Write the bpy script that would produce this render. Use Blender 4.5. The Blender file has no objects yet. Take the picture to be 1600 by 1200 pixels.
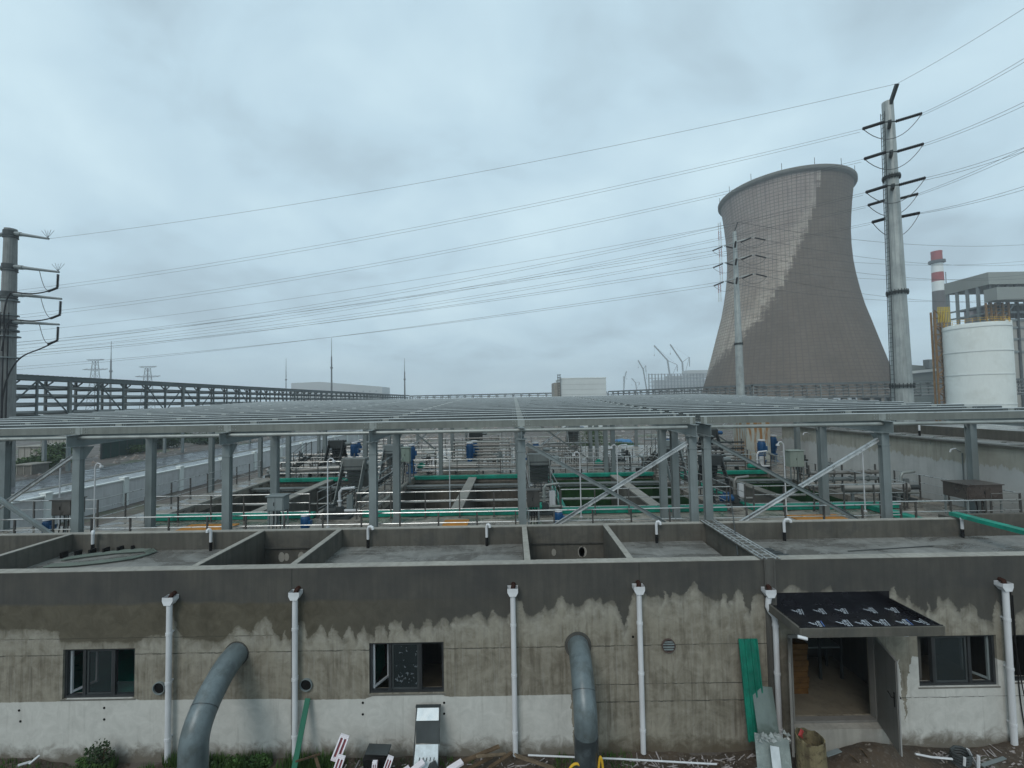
import bpy, math, random
from mathutils import Vector, noise as mnoise
random.seed(7)
R = math.radians
S = bpy.context.scene
COL = S.collection

# ------------------------------------------------------------ camera, sky, sun, exposure
CZ = 8.3; F = 680.0; PITCH = math.atan(26/F); ROLL = R(1.0)
cam = bpy.data.cameras.new("camera"); cam.sensor_width = 36; cam.lens = F/1600*36
cam.clip_end = 6000; cam.clip_start = 0.1
co = bpy.data.objects.new("camera", cam); COL.objects.link(co)
from mathutils import Matrix
co.matrix_world = Matrix.Translation((0,0,CZ)) @ Matrix.Rotation(R(90)+PITCH,4,'X') @ Matrix.Rotation(-ROLL,4,'Z')
S.camera = co
S.render.resolution_x = 1024; S.render.resolution_y = 768
S.view_settings.view_transform = 'Standard'; S.view_settings.look = 'None'
S.view_settings.exposure = 0.0; S.view_settings.gamma = 1.0
S.cycles.volume_bounces = 1 if hasattr(S,'cycles') else 0

SUN_EL = R(44); SUN_AZ = R(205)   # azimuth from +Y clockwise: behind the camera, a little left
w = bpy.data.worlds.new("World"); S.world = w; w.use_nodes = True
nt = w.node_tree; nt.nodes.clear()
def N(nt, t, **k):
    n = nt.nodes.new(t)
    for a, v in k.items(): setattr(n, a, v)
    return n
out = N(nt,'ShaderNodeOutputWorld'); bg = N(nt,'ShaderNodeBackground'); bg.inputs['Strength'].default_value = 0.1
sky = N(nt,'ShaderNodeTexSky', sky_type='NISHITA', sun_disc=False); sky.sun_elevation = SUN_EL; sky.sun_rotation = SUN_AZ
tc = N(nt,'ShaderNodeTexCoord'); sp = N(nt,'ShaderNodeSeparateXYZ'); nt.links.new(tc.outputs['Generated'], sp.inputs[0])
def M_(nt, op, a, b=None, c=None):
    n = N(nt,'ShaderNodeMath', operation=op)
    for i, v in enumerate((a,b,c)):
        if v is None: continue
        if isinstance(v,(int,float)): n.inputs[i].default_value = v
        else: nt.links.new(v, n.inputs[i])
    return n.outputs[0]
zz = M_(nt,'ADD', M_(nt,'MAXIMUM', sp.outputs[2], 0.0), 0.28)
cx = N(nt,'ShaderNodeCombineXYZ')
nt.links.new(M_(nt,'DIVIDE', sp.outputs[0], zz), cx.inputs[0]); nt.links.new(M_(nt,'DIVIDE', sp.outputs[1], zz), cx.inputs[1])
n1 = N(nt,'ShaderNodeTexNoise'); n1.inputs['Scale'].default_value = 0.9; n1.inputs['Detail'].default_value = 5; n1.inputs['Roughness'].default_value = .5; n1.inputs['Distortion'].default_value = .35
nt.links.new(cx.outputs[0], n1.inputs['Vector'])
n2 = N(nt,'ShaderNodeTexNoise'); n2.inputs['Scale'].default_value = 2.6; n2.inputs['Detail'].default_value = 6; n2.inputs['Distortion'].default_value = .5
mp = N(nt,'ShaderNodeMapping'); mp.inputs['Location'].default_value = (3.1,1.7,0); nt.links.new(cx.outputs[0], mp.inputs[0]); nt.links.new(mp.outputs[0], n2.inputs['Vector'])
nsum = M_(nt,'ADD', M_(nt,'MULTIPLY', n1.outputs[0], .68), M_(nt,'MULTIPLY', n2.outputs[0], .32))
cr = N(nt,'ShaderNodeValToRGB'); cr.color_ramp.elements[0].position = .38; cr.color_ramp.elements[0].color = (4.4,5.75,6.6,1)
cr.color_ramp.elements[1].position = .60; cr.color_ramp.elements[1].color = (7.1,9.1,10.0,1)
e = cr.color_ramp.elements.new(.48); e.color = (5.8,7.7,8.8,1)
nt.links.new(nsum, cr.inputs[0])
mx = N(nt,'ShaderNodeMixRGB'); mx.inputs[0].default_value = .93
nt.links.new(sky.outputs[0], mx.inputs[1]); nt.links.new(cr.outputs[0], mx.inputs[2])
nt.links.new(mx.outputs[0], bg.inputs[0]); nt.links.new(bg.outputs[0], out.inputs[0])

sl = bpy.data.lights.new("sun", 'SUN'); sl.energy = 1.5; sl.angle = R(25); sl.color = (1,.97,.93)
so = bpy.data.objects.new("sun", sl); COL.objects.link(so)
sd = Vector((math.sin(SUN_AZ)*math.cos(SUN_EL), math.cos(SUN_AZ)*math.cos(SUN_EL), math.sin(SUN_EL)))
so.rotation_euler = sd.to_track_quat('Z','Y').to_euler()

# ------------------------------------------------------------ survey helpers (photo pixel -> point at a known distance / height)
cp, spn = math.cos(PITCH), math.sin(PITCH); cr_, sr_ = math.cos(ROLL), math.sin(ROLL)
def ray(px, py):
    u = (px-800)/F; v = (600-py)/F
    a = u*cr_ + v*sr_; b = -u*sr_ + v*cr_
    return Vector((a, cp - b*spn, spn + b*cp))
def P(px, py, D):
    d = ray(px,py); return Vector((0,0,CZ)) + d*(D/d.y)
def PZ(px, py, z):
    d = ray(px,py); return Vector((0,0,CZ)) + d*((z-CZ)/d.z)

# ------------------------------------------------------------ mesh helpers
def wloc(o):
    v = Vector((0,0,0))
    while o is not None: v += o.location; o = o.parent
    return v
class MB:
    def __init__(s): s.v=[]; s.f=[]; s.sm=[]
    def add(s, vs, fs, sm=False):
        o=len(s.v); s.v += [tuple(p) for p in vs]; s.f += [tuple(i+o for i in f) for f in fs]; s.sm += [sm]*len(fs); return s
    def box(s, x0,x1,y0,y1,z0,z1):
        vs=[(x0,y0,z0),(x1,y0,z0),(x1,y1,z0),(x0,y1,z0),(x0,y0,z1),(x1,y0,z1),(x1,y1,z1),(x0,y1,z1)]
        return s.add(vs,[(0,3,2,1),(4,5,6,7),(0,1,5,4),(1,2,6,5),(2,3,7,6),(3,0,4,7)])
    def bar(s, a, b, w, h, up=(0,0,1)):
        a=Vector(a); b=Vector(b); d=(b-a); 
        if d.length<1e-6: return s
        d.normalize(); up=Vector(up)
        if abs(d.dot(up))>.98: up=Vector((0,1,0)) if abs(d.y)<.9 else Vector((1,0,0))
        sx=d.cross(up).normalized(); uz=sx.cross(d).normalized()
        vs=[]
        for p in (a,b):
            for i,j in ((-1,-1),(1,-1),(1,1),(-1,1)): vs.append(p+sx*(i*w/2)+uz*(j*h/2))
        return s.add(vs,[(0,1,2,3),(7,6,5,4),(0,4,5,1),(1,5,6,2),(2,6,7,3),(3,7,4,0)])
    def ibar(s, a, b, w, h, t=.02, up=(0,0,1)):
        a=Vector(a); b=Vector(b); d=(b-a).normalized(); u=Vector(up)
        if abs(d.dot(u))>.98: u=Vector((0,1,0))
        sx=d.cross(u).normalized(); uz=sx.cross(d).normalized()
        o=uz*(h/2-t/2)
        s.bar(a+o,b+o,w,t,u); s.bar(a-o,b-o,w,t,u); s.bar(a,b,t,h-2*t,u); return s
    def tube(s, pts, r, n=8, cap=True, closed=False):
        pts=[Vector(p) for p in pts]; m=len(pts); rs = r if isinstance(r,(list,tuple)) else [r]*m
        vs=[]; up=None
        for i,p in enumerate(pts):
            if i==0: d=pts[1]-p
            elif i==m-1: d=p-pts[i-1]
            else: d=(pts[i+1]-p).normalized()+(p-pts[i-1]).normalized()
            if d.length<1e-9: d=Vector((0,0,1))
            d.normalize()
            if up is None:
                up = Vector((0,0,1)) if abs(d.z)<.9 else Vector((0,1,0))
            x=d.cross(up)
            if x.length<1e-4: x=d.cross(Vector((1,0,0)))
            x.normalize(); up=x.cross(d).normalized()
            for k in range(n):
                a=2*math.pi*k/n; vs.append(p+(x*math.cos(a)+up*math.sin(a))*rs[i])
        fs=[]
        for i in range(m-1):
            for k in range(n):
                k2=(k+1)%n; fs.append((i*n+k,i*n+k2,(i+1)*n+k2,(i+1)*n+k))
        s.add(vs,fs,n>4)
        if cap:
            o=len(s.v)-len(vs)
            s.f.append(tuple(o+k for k in range(n))[::-1]); s.sm.append(False)
            s.f.append(tuple(o+(m-1)*n+k for k in range(n))); s.sm.append(False)
        return s
    def lathe(s, prof, c, n=24, a0=0, a1=2*math.pi, close=True):
        c=Vector(c); vs=[]; m=len(prof)
        for k in range(n if close else n+1):
            a=a0+(a1-a0)*k/n
            for r,z in prof: vs.append(c+Vector((r*math.cos(a), r*math.sin(a), z)))
        fs=[]; tot=n if close else n+1
        for k in range(n):
            k2=(k+1)%tot
            for j in range(m-1): fs.append((k*m+j,k2*m+j,k2*m+j+1,k*m+j+1))
        return s.add(vs,fs,True)
    def cyl(s, c, r, h, n=16): # vertical solid
        c=Vector(c); return s.tube([c, c+Vector((0,0,h))], r, n)
    def poly(s, pts, ext):      # polygon extruded by vector ext
        pts=[Vector(p) for p in pts]; ext=Vector(ext); n=len(pts)
        fs=[tuple(range(n)), tuple(range(2*n-1,n-1,-1))]+[(i,i+n,(i+1)%n+n,(i+1)%n) for i in range(n)]
        return s.add(pts+[p+ext for p in pts], fs)
    def build(s, name, mat, parent=None, local=False, bevel=0, label=None):
        me=bpy.data.meshes.new(name)
        vs=s.v
        if parent is not None and not local:
            o=wloc(parent); vs=[(x-o.x,y-o.y,z-o.z) for x,y,z in vs]; loc=None
        elif parent is None:
            xs=[p[0] for p in vs]; ys=[p[1] for p in vs]; zs=[p[2] for p in vs]
            loc=Vector(((min(xs)+max(xs))/2,(min(ys)+max(ys))/2,min(zs)))
            vs=[(x-loc.x,y-loc.y,z-loc.z) for x,y,z in vs]
        else: loc=None
        me.from_pydata(vs,[],s.f); me.polygons.foreach_set('use_smooth', s.sm); me.update()
        if any(s.sm): me.set_sharp_from_angle(angle=R(40))
        me.materials.append(mat)
        ob=bpy.data.objects.new(name,me); COL.objects.link(ob)
        if loc is not None: ob.location=loc
        if parent is not None: ob.parent=parent
        if bevel:
            b=ob.modifiers.new('bevel','BEVEL'); b.width=bevel; b.segments=2; b.limit_method='ANGLE'
        if label: ob['label']=label
        return ob
def tag(o, label=None, cat=None, group=None, kind=None):
    if label: o['label']=label
    if cat: o['category']=cat
    if group: o['group']=group
    if kind: o['kind']=kind
    return o
def thing(name, label, cat, loc=(0,0,0), group=None, rotz=0):
    o=bpy.data.objects.new(name,None); COL.objects.link(o); o.location=loc; o.rotation_euler=(0,0,rotz)
    o.empty_display_size=.3
    return tag(o,label,cat,group)
def copy_tree(o, parent=None):
    c=o.copy(); COL.objects.link(c)
    if parent is not None: c.parent=parent
    for ch in list(o.children): copy_tree(ch,c)
    return c

# ------------------------------------------------------------ materials
class NT:
    def __init__(s, name):
        s.m=bpy.data.materials.new(name); s.m.use_nodes=True; s.t=s.m.node_tree
        s.b=s.t.nodes['Principled BSDF']
        g=s.n('ShaderNodeNewGeometry'); s.pos=g.outputs['Position']; s.tc=s.n('ShaderNodeTexCoord'); s.obj=s.tc.outputs['Object']
    def n(s,t,**k): return N(s.t,t,**k)
    def l(s,a,b): s.t.links.new(a,b)
    def math(s,op,a,b=None,c=None): return M_(s.t,op,a,b,c)
    def mapv(s,v,scale=(1,1,1),loc=(0,0,0)):
        m=s.n('ShaderNodeMapping'); m.inputs['Scale'].default_value=scale; m.inputs['Location'].default_value=loc; s.l(v,m.inputs[0]); return m.outputs[0]
    def noise(s,v,scale,detail=4,rough=.55,dist=0):
        n=s.n('ShaderNodeTexNoise'); n.inputs['Scale'].default_value=scale; n.inputs['Detail'].default_value=detail
        n.inputs['Roughness'].default_value=rough; n.inputs['Distortion'].default_value=dist; s.l(v,n.inputs['Vector']); return n.outputs[0]
    def ramp(s,f,a,b,ca=0.0,cb=1.0):
        n=s.n('ShaderNodeMapRange'); n.inputs[1].default_value=a; n.inputs[2].default_value=b; n.inputs[3].default_value=ca; n.inputs[4].default_value=cb; s.l(f,n.inputs[0]); return n.outputs[0]
    def mix(s,f,a,b,mode='MIX'):
        n=s.n('ShaderNodeMixRGB',blend_type=mode)
        if isinstance(f,(int,float)): n.inputs[0].default_value=f
        else: s.l(f,n.inputs[0])
        for i,c in ((1,a),(2,b)):
            if isinstance(c,(tuple,list)): n.inputs[i].default_value=(*c,1)[:4]
            else: s.l(c,n.inputs[i])
        return n.outputs[0]
    def bump(s,h,st=.3,d=.02):
        n=s.n('ShaderNodeBump'); n.inputs['Strength'].default_value=st; n.inputs['Distance'].default_value=d; s.l(h,n.inputs['Height']); s.l(n.outputs[0],s.b.inputs['Normal'])
    def base(s,c):
        if isinstance(c,(tuple,list)): s.b.inputs['Base Color'].default_value=(*c,1)[:4]
        else: s.l(c,s.b.inputs['Base Color'])
    def rough(s,r):
        if isinstance(r,(int,float)): s.b.inputs['Roughness'].default_value=r
        else: s.l(r,s.b.inputs['Roughness'])
def scl(c,k): return tuple(min(1,x*k) for x in c)
def mk(name, c, rough=.6, var=.25, scale=2.0, metal=0, streak=0, bump=.1, dirt=None, dirt_amt=.5, k=.82):
    c=(c[0]*k*1.04,c[1]*k,c[2]*k*.94) if max(c)<.42 else c
    m=NT(name)
    a=m.noise(m.pos,scale,6,.6); 
    col=m.mix(m.ramp(a,.3,.7), scl(c,1-var), scl(c,1+var))
    b=m.noise(m.pos,scale*9,4); col=m.mix(m.ramp(b,.35,.65,0,var*.6), col, scl(c,1-var*1.2))
    if streak:
        s_=m.noise(m.mapv(m.pos,(7,7,.5)),1.0,4,.6); col=m.mix(m.ramp(s_,.45,.7,0,streak), col, scl(c,.45))
    if dirt:
        d=m.noise(m.pos,scale*1.7,8,.7); col=m.mix(m.ramp(d,.5,.62,0,dirt_amt), col, dirt)
    if rough>=.5: m.b.inputs['Specular IOR Level'].default_value=.18
    m.base(col); m.rough(m.ramp(a,.3,.7,max(.05,rough-.12),min(1,rough+.12))); m.b.inputs['Metallic'].default_value=metal
    if bump: m.bump(b,bump,.02)
    return m.m
GALV  = mk('galvanised_steel',(.33,.365,.365),.42,.22,1.6,.35,.25,.05)
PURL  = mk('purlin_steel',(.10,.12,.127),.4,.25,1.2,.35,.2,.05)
PURL_GLINT = mk('purlin_edge_glint',(.42,.45,.45),.35,.15,1.5,.3,.1,.0)  # same steel as the purlins; sky glint on the top corner painted paler
GALVD = mk('galvanised_steel_dull',(.20,.225,.23),.5,.22,1.3,.2,.3,.05)
GREYP = mk('grey_painted_steel',(.195,.235,.25),.45,.12,1.2,0,.25,.05)
GREYD = mk('dark_grey_paint',(.055,.065,.07),.5,.2,1.5,0,.2,.05)
RACKM = mk('rack_steel',(.12,.145,.155),.5,.2,.6,0,.2,.05)
WATM=None
RACKP = mk('rack_pipe',(.23,.25,.255),.4,.15,.5,.2,.1,.0)
STAIN = mk('stainless_steel',(.27,.27,.265),.42,.2,3,.4,0,.03)
RAILM = mk('rail_steel',(.42,.43,.42),.32,.12,4,.6,0,0)
POSTM = mk('rail_post_steel',(.13,.13,.13),.4,.15,4,.4,0,0)
BLUE  = mk('blue_motor_paint',(.008,.085,.24),.4,.2,4,0,.2,.05)
GREENF= mk('green_fibreglass',(.015,.31,.23),.5,.3,1.5,0,.4,.05,(.03,.14,.11),.6)
GREEND= mk('green_plastic',(.005,.13,.075),.4,.15,1.5,0,.2,.05)
WHITEP= mk('white_plastic',(.55,.56,.57),.4,.06,2,0,.25,.0)
WHITEM= mk('white_painted_steel',(.62,.65,.63),.5,.05,.25,0,.1,.02)
BLACK = mk('black_plastic',(.012,.012,.013),.5,.2,3,0,0,0)
DARK  = mk('dark_void',(.006,.006,.006),.9,.2,3,0,0,0)
RUST  = mk('rust',(.035,.014,.01),.8,.3,6,0,.3,.3)
ORANGE= mk('orange_plate',(.42,.17,.02),.6,.2,2.5,0,0,.1,(.2,.12,.05),.5)
YELLOW= mk('yellow_paint',(.55,.33,.03),.5,.15,2,0,.2,.05)
CONC  = mk('concrete',(.17,.168,.155),.75,.25,.9,0,.4,.25,(.10,.098,.09),.6)
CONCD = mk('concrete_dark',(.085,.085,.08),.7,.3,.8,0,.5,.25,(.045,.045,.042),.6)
CONCL = mk('concrete_light',(.34,.34,.32),.8,.15,.7,0,.4,.2,(.22,.21,.19),.6)
WOOD  = mk('old_timber',(.12,.085,.055),.8,.35,5,0,.4,.4)
FOAM  = mk('white_foam',(.68,.64,.67),.7,.08,5,0,0,.1)
FOAMP = mk('pink_foam',(.30,.10,.12),.7,.2,5,0,0,.1)
STONE = mk('broken_stone',(.16,.14,.12),.85,.4,8,0,0,.4)
LEAF  = mk('leaf_green',(.06,.12,.03),.6,.45,3,0,0,0)
LEAFD = mk('leaf_dark_green',(.025,.05,.018),.6,.45,1.5,0,0,0)
REDP  = mk('red_paint',(.30,.035,.03),.6,.2,1,0,.2,.0)
INSUL = mk('insulator_brown',(.018,.016,.018),.35,.2,6,0,0,0)
WIRE  = mk('conductor_wire',(.13,.14,.15),.5,.1,.2,.4,0,0)
TARP  = mk('blue_tarp',(.06,.19,.38),.5,.25,2,0,0,.3)
WHITEK= mk('white_print',(.40,.44,.48),.6,.1,20,0,0,0)
BLUEK = mk('blue_print',(.10,.18,.42),.6,.1,20,0,0,0)
def glass(name='window_glass', c=(.02,.028,.03), a=.55):
    m=NT(name); m.base(c); m.rough(.06); m.b.inputs['Alpha'].default_value=a; m.b.inputs['IOR'].default_value=1.5
    return m.m
GLASS=glass()

# wet roof slab
def wet_slab(name, dry, wet, k=1.0):
    m=NT(name)
    a=m.noise(m.mapv(m.pos,(.55,1.3,1)),1.1,7,.62,.6); b=m.noise(m.pos,7,5,.6); c=m.noise(m.mapv(m.pos,(1,.25,1)),3.5,5,.65,1.0)
    f=m.ramp(a,.42,.58)
    col=m.mix(f,wet,dry); col=m.mix(m.ramp(c,.5,.68,0,.35*k),col,scl(dry,1.7)); col=m.mix(m.ramp(b,.4,.7,0,.3),col,scl(wet,.8))
    m.base(col); m.rough(m.ramp(a,.44,.56,.16,.6)); m.bump(b,.12,.01)
    return m.m
SLAB=wet_slab('wet_roof_slab',(.185,.182,.168),(.115,.113,.105))
DECKM=wet_slab('wet_deck',(.27,.24,.20),(.12,.107,.09),1.3)
ROADM=wet_slab('wet_asphalt',(.09,.093,.10),(.055,.058,.065),.4)
PAVEM=wet_slab('wet_pavement',(.30,.32,.33),(.23,.25,.26),.3)

def water_mat():
    m=NT('tank_water'); m.base((.02,.028,.02)); m.rough(.12); m.bump(m.noise(m.pos,3,3),.1,.02); return m.m
WATM=water_mat()
# front wall: damp patches with jagged edges, render, lime-white base
def curve_node(m, x, pts, x0, x1, z1):
    n=m.n('ShaderNodeFloatCurve'); c=n.mapping.curves[0]
    pts=sorted(pts); q=[((p[0]-x0)/(x1-x0), p[1]/z1) for p in pts]
    c.points[0].location=(0,q[0][1]); c.points[1].location=(1,q[-1][1])
    for a,b in q:
        if 0.001<a<.999: c.points.new(a,b)
    for p in c.points: p.handle_type='VECTOR'
    n.mapping.update()
    xx=m.ramp(x,x0,x1); m.l(xx,n.inputs['Value'])
    return m.math('MULTIPLY',n.outputs[0],z1)
YF=10.5
def WX(px,py): 
    p=P(px,py,YF); return (p.x,p.z)
ZIG=[(0,985),(60,983),(92,988),(96,1004),(212,1004),(225,995),(262,992),(268,955),(285,998),(345,1004),(372,975),(392,990)]
ZIG+=[(400+a/3,800+b/3) for a,b in [(0,520),(20,515),(45,480),(75,520),(85,560),(105,590),(120,600),(132,550),(145,590),(165,600),(200,500),(225,510),(245,590),(260,580),(285,545),(305,525),(325,545),(335,590),(345,560),(360,535),(375,555),(395,580),(410,600),(425,560),(440,530),(455,560),(468,600),(485,560),(505,530),(520,570),(535,575),(552,590),(560,540),(575,520),(600,525),(612,560),(618,600),(625,520),(650,505),(670,520),(680,510),(695,560),(715,540),(725,510),(740,545),(765,550),(780,520),(800,500),(820,510),(830,545),(850,520),(880,490),(895,505),(905,530),(920,500),(935,485),(955,500),(980,490),(1010,490),(1030,475),(1045,470),(1065,480),(1080,505),(1095,480),(1115,455),(1130,475),(1150,495),(1180,490)]]
ZIG+=[(800+a/3,800+b/3) for a,b in [(5,440),(20,400),(45,420),(60,475),(100,485),(145,460),(150,435),(170,465),(200,440),(215,405),(235,392),(255,430),(270,440),(285,425),(300,450),(330,430),(355,405),(375,398),(390,420),(405,395),(430,430),(460,405),(480,420),(500,450),(515,510),(530,540),(545,480),(560,400),(575,360),(600,360),(630,390),(650,405),(670,395),(690,400),(712,418),(718,366),(735,412),(755,378),(790,390),(815,380),(835,340),(850,325),(868,345),(885,370),(905,390),(930,410),(960,415),(980,410),(985,377),(1000,380),(1008,420),(1020,435),(1040,385),(1055,362),(1070,372),(1085,380),(1100,440),(1115,475),(1130,400),(1140,380)]]
ZIG+=[(1200+a/3,800+b/3) for a,b in [(20,400),(70,378),(95,352),(120,345),(150,360),(180,365),(205,380),(240,375),(270,355),(290,345),(305,372),(570,372),(585,352),(597,350),(605,390),(645,415),(655,390),(680,430),(715,450),(740,470),(750,420),(765,465),(790,440),(797,395),(820,420),(840,402),(870,430),(900,470),(915,445),(940,432),(970,440),(990,490),(1015,500),(1045,520),(1060,450),(1075,408),(1090,440),(1110,560),(1150,600),(1160,480),(1200,455),(1400,450)]]
ZIGW=[WX(*p) for p in ZIG]
BASE=[WX(*p) for p in [(0,1098),(97,1096),(101,1091),(211,1091),(215,1094),(440,1092),(462,1094),(575,1092),(580,1087),(693,1084),(697,1089),(800,1087),(896,1085)]]
BASE+=[(BASE[-1][0]+.02,-.3),(8.6,-.3),(9.0,-.3)]+[WX(*p) for p in [(1403,1022),(1420,1024),(1437,1027),(1558,1030),(1565,1032),(1600,1045)]]+[(14,1.9)]
def wall_mat():
    m=NT('rendered_wall'); s=m.n('ShaderNodeSeparateXYZ'); m.l(m.pos,s.inputs[0]); X,Z=s.outputs[0],s.outputs[2]
    nf=m.noise(m.pos,9,5,.6); nb=m.noise(m.pos,1.1,6,.6); nm=m.noise(m.pos,3.2,6,.65,.8); st=m.noise(m.mapv(m.pos,(5,1,.35)),1.6,6,.65)
    st2=m.noise(m.mapv(m.pos,(14,1,.6)),1.5,4,.6)
    grit=m.noise(m.pos,60,3,.6)
    Xp=m.math('ADD',X,m.math('ADD',m.math('MULTIPLY',m.math('SUBTRACT',nf,.5),.12),m.math('MULTIPLY',m.math('SUBTRACT',nm,.5),.22)))
    Zp=m.math('ADD',Z,m.math('ADD',m.math('MULTIPLY',m.math('SUBTRACT',nf,.5),.12),m.math('MULTIPLY',m.math('SUBTRACT',m.noise(m.pos,2.1,5,.7),.5),.22)))
    segs=[(-14,-6.5),(-6.5,1),(1,8.5),(8.5,16)]; zig=None
    for a0,a1 in segs:
        def zat(x):
            q=sorted(ZIGW)
            for u,v in zip(q,q[1:]):
                if u[0]<=x<=v[0]: return u[1]+(v[1]-u[1])*(x-u[0])/max(1e-6,v[0]-u[0])
            return q[0][1] if x<q[0][0] else q[-1][1]
        pts=[(a0,zat(a0))]+[p for p in ZIGW if a0<p[0]<a1]+[(a1,zat(a1))]
        c=m.math('MULTIPLY',curve_node(m,Xp,pts,a0,a1,6.0),m.math('MULTIPLY',m.math('GREATER_THAN',Xp,a0),m.math('LESS_THAN',Xp,a1)))
        zig=c if zig is None else m.math('ADD',zig,c)
    mid=m.mix(m.ramp(nm,.35,.65),(.15,.134,.103),(.255,.235,.19))
    mid=m.mix(m.ramp(st,.46,.66,0,.7),mid,(.085,.072,.052)); mid=m.mix(m.ramp(m.noise(m.mapv(m.pos,(1,1,1.4),(9,0,3)),.8,6,.7,1.2),.48,.66,0,.6),mid,(.26,.24,.19))
    mid=m.mix(m.ramp(st2,.55,.68,0,.35),mid,(.26,.25,.22))
    # paler fresh drying zone below the jagged edge
    dd=m.math('SUBTRACT',zig,Zp)
    flame=m.math('MULTIPLY',m.math('MULTIPLY',m.ramp(dd,0,.05),m.ramp(dd,.25,.75,1,0)),m.ramp(nm,.35,.6,.35,1))
    mid=m.mix(m.math('MULTIPLY',flame,.6),mid,m.mix(m.ramp(nf,.3,.7),(.23,.22,.18),(.33,.32,.28)))
    damp=m.mix(m.ramp(nb,.35,.65),(.055,.054,.050),(.080,.076,.065))
    damp=m.mix(m.ramp(st,.4,.7,0,.5),damp,(.042,.041,.039))
    # browner lower part of the damp zone, left end
    brown=m.math('MULTIPLY',m.ramp(m.math('ADD',Z,m.math('MULTIPLY',nb,.25)),3.80,3.72),m.ramp(m.math('ADD',X,m.math('MULTIPLY',nm,1.5)),-4.6,-.6,1,.15))
    damp=m.mix(brown,damp,m.mix(m.ramp(nm,.3,.7),(.062,.054,.038),(.105,.094,.068)))
    soft=m.math('MULTIPLY',m.math('SUBTRACT',nm,.5),.25); col=m.mix(m.ramp(m.math('ADD',dd,soft),.0,.22,.55,0),mid,damp); col=m.mix(m.ramp(dd,-.02,.02,1,0),col,damp)
    # low damp near the ground, unpainted
    # white base
    bz=curve_node(m,Xp,BASE,-14,16,3.0)
    white=m.mix(m.ramp(nm,.35,.65),(.40,.395,.365),(.48,.475,.44)); white=m.mix(m.ramp(st,.56,.72,0,.4),white,(.21,.205,.18))
    white=m.mix(m.ramp(grit,.62,.75,0,.25),white,(.2,.19,.17))
    wf=m.ramp(m.math('SUBTRACT',bz,m.math('ADD',Z,m.math('MULTIPLY',m.math('SUBTRACT',nf,.5),.03))),-.006,.006)
    col=m.mix(wf,col,white)
    # formwork joints
    def joint(z,x0,x1,w=.014,k=.8):
        d=m.math('ABSOLUTE',m.math('SUBTRACT',m.math('ADD',Z,m.math('MULTIPLY',m.math('SUBTRACT',nm,.5),.07)),z))
        f=m.math('MULTIPLY',m.ramp(d,w*.4,w,1,0),m.math('MULTIPLY',m.math('GREATER_THAN',X,x0),m.math('LESS_THAN',X,x1)))
        return m.math('MULTIPLY',m.math('MULTIPLY',f,k),m.ramp(nm,.38,.55,.15,1))
    for z,a,b,wd in ((2.48,-13,6,.018),(1.59,1.6,6,.016),(1.19,1.6,6,.022),(2.86,-20,-5.5,.012),(1.17,9,14,.014)):
        col=m.mix(joint(z,a,b,wd),col,(.03,.028,.024))
    # vertical casting joints
    for x in (-5.3,2.95,-12.5,12.3):
        d=m.math('ABSOLUTE',m.math('SUBTRACT',m.math('ADD',X,m.math('MULTIPLY',nf,.02)),x)); col=m.mix(m.ramp(d,.006,.018,.7,0),col,(.03,.03,.028))
    # splash dirt
    dz=m.ramp(m.math('ADD',Z,m.math('MULTIPLY',m.math('SUBTRACT',nm,.5),.7)),.12,.42,1,0)
    col=m.mix(m.math('MULTIPLY',dz,.8),col,(.085,.068,.045))
    m.b.inputs['Specular IOR Level'].default_value=.2; m.base(col); m.rough(m.ramp(dd,-.05,.05,.6,.85)); 
    m.bump(m.math('ADD',m.math('MULTIPLY',grit,.5),nf),.35,.012)
    return m.m
WALLM=wall_mat()
def facade_mat():   # far block wall on the right, runs along y
    m=NT('rendered_side_wall'); s=m.n('ShaderNodeSeparateXYZ'); m.l(m.pos,s.inputs[0]); Y,Z=s.outputs[1],s.outputs[2]
    nf=m.noise(m.pos,3.5,5,.6); nm=m.noise(m.pos,1.1,6,.6); j=m.noise(m.mapv(m.pos,(1,2.2,.02)),1.0,5,.75); st=m.noise(m.mapv(m.pos,(1,4,.4)),1.2,5,.6)
    low=m.mix(m.ramp(nm,.3,.7),(.42,.42,.40),(.52,.52,.50)); low=m.mix(m.ramp(st,.5,.72,0,.3),low,(.25,.25,.24))
    up=m.mix(m.ramp(nm,.35,.65),(.34,.32,.265),(.42,.40,.34)); up=m.mix(m.ramp(st,.48,.7,0,.6),up,(.21,.20,.17))
    z2=m.math('ADD',m.math('ADD',4.75,m.math('MULTIPLY',j,1.1)),m.math('MULTIPLY',m.math('SUBTRACT',nf,.5),.35))
    col=m.mix(m.ramp(m.math('SUBTRACT',Z,z2),-.03,.04),low,up)
    m.base(col); m.rough(.8); m.bump(nf,.2,.02); return m.m
SIDEM=facade_mat()
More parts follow.
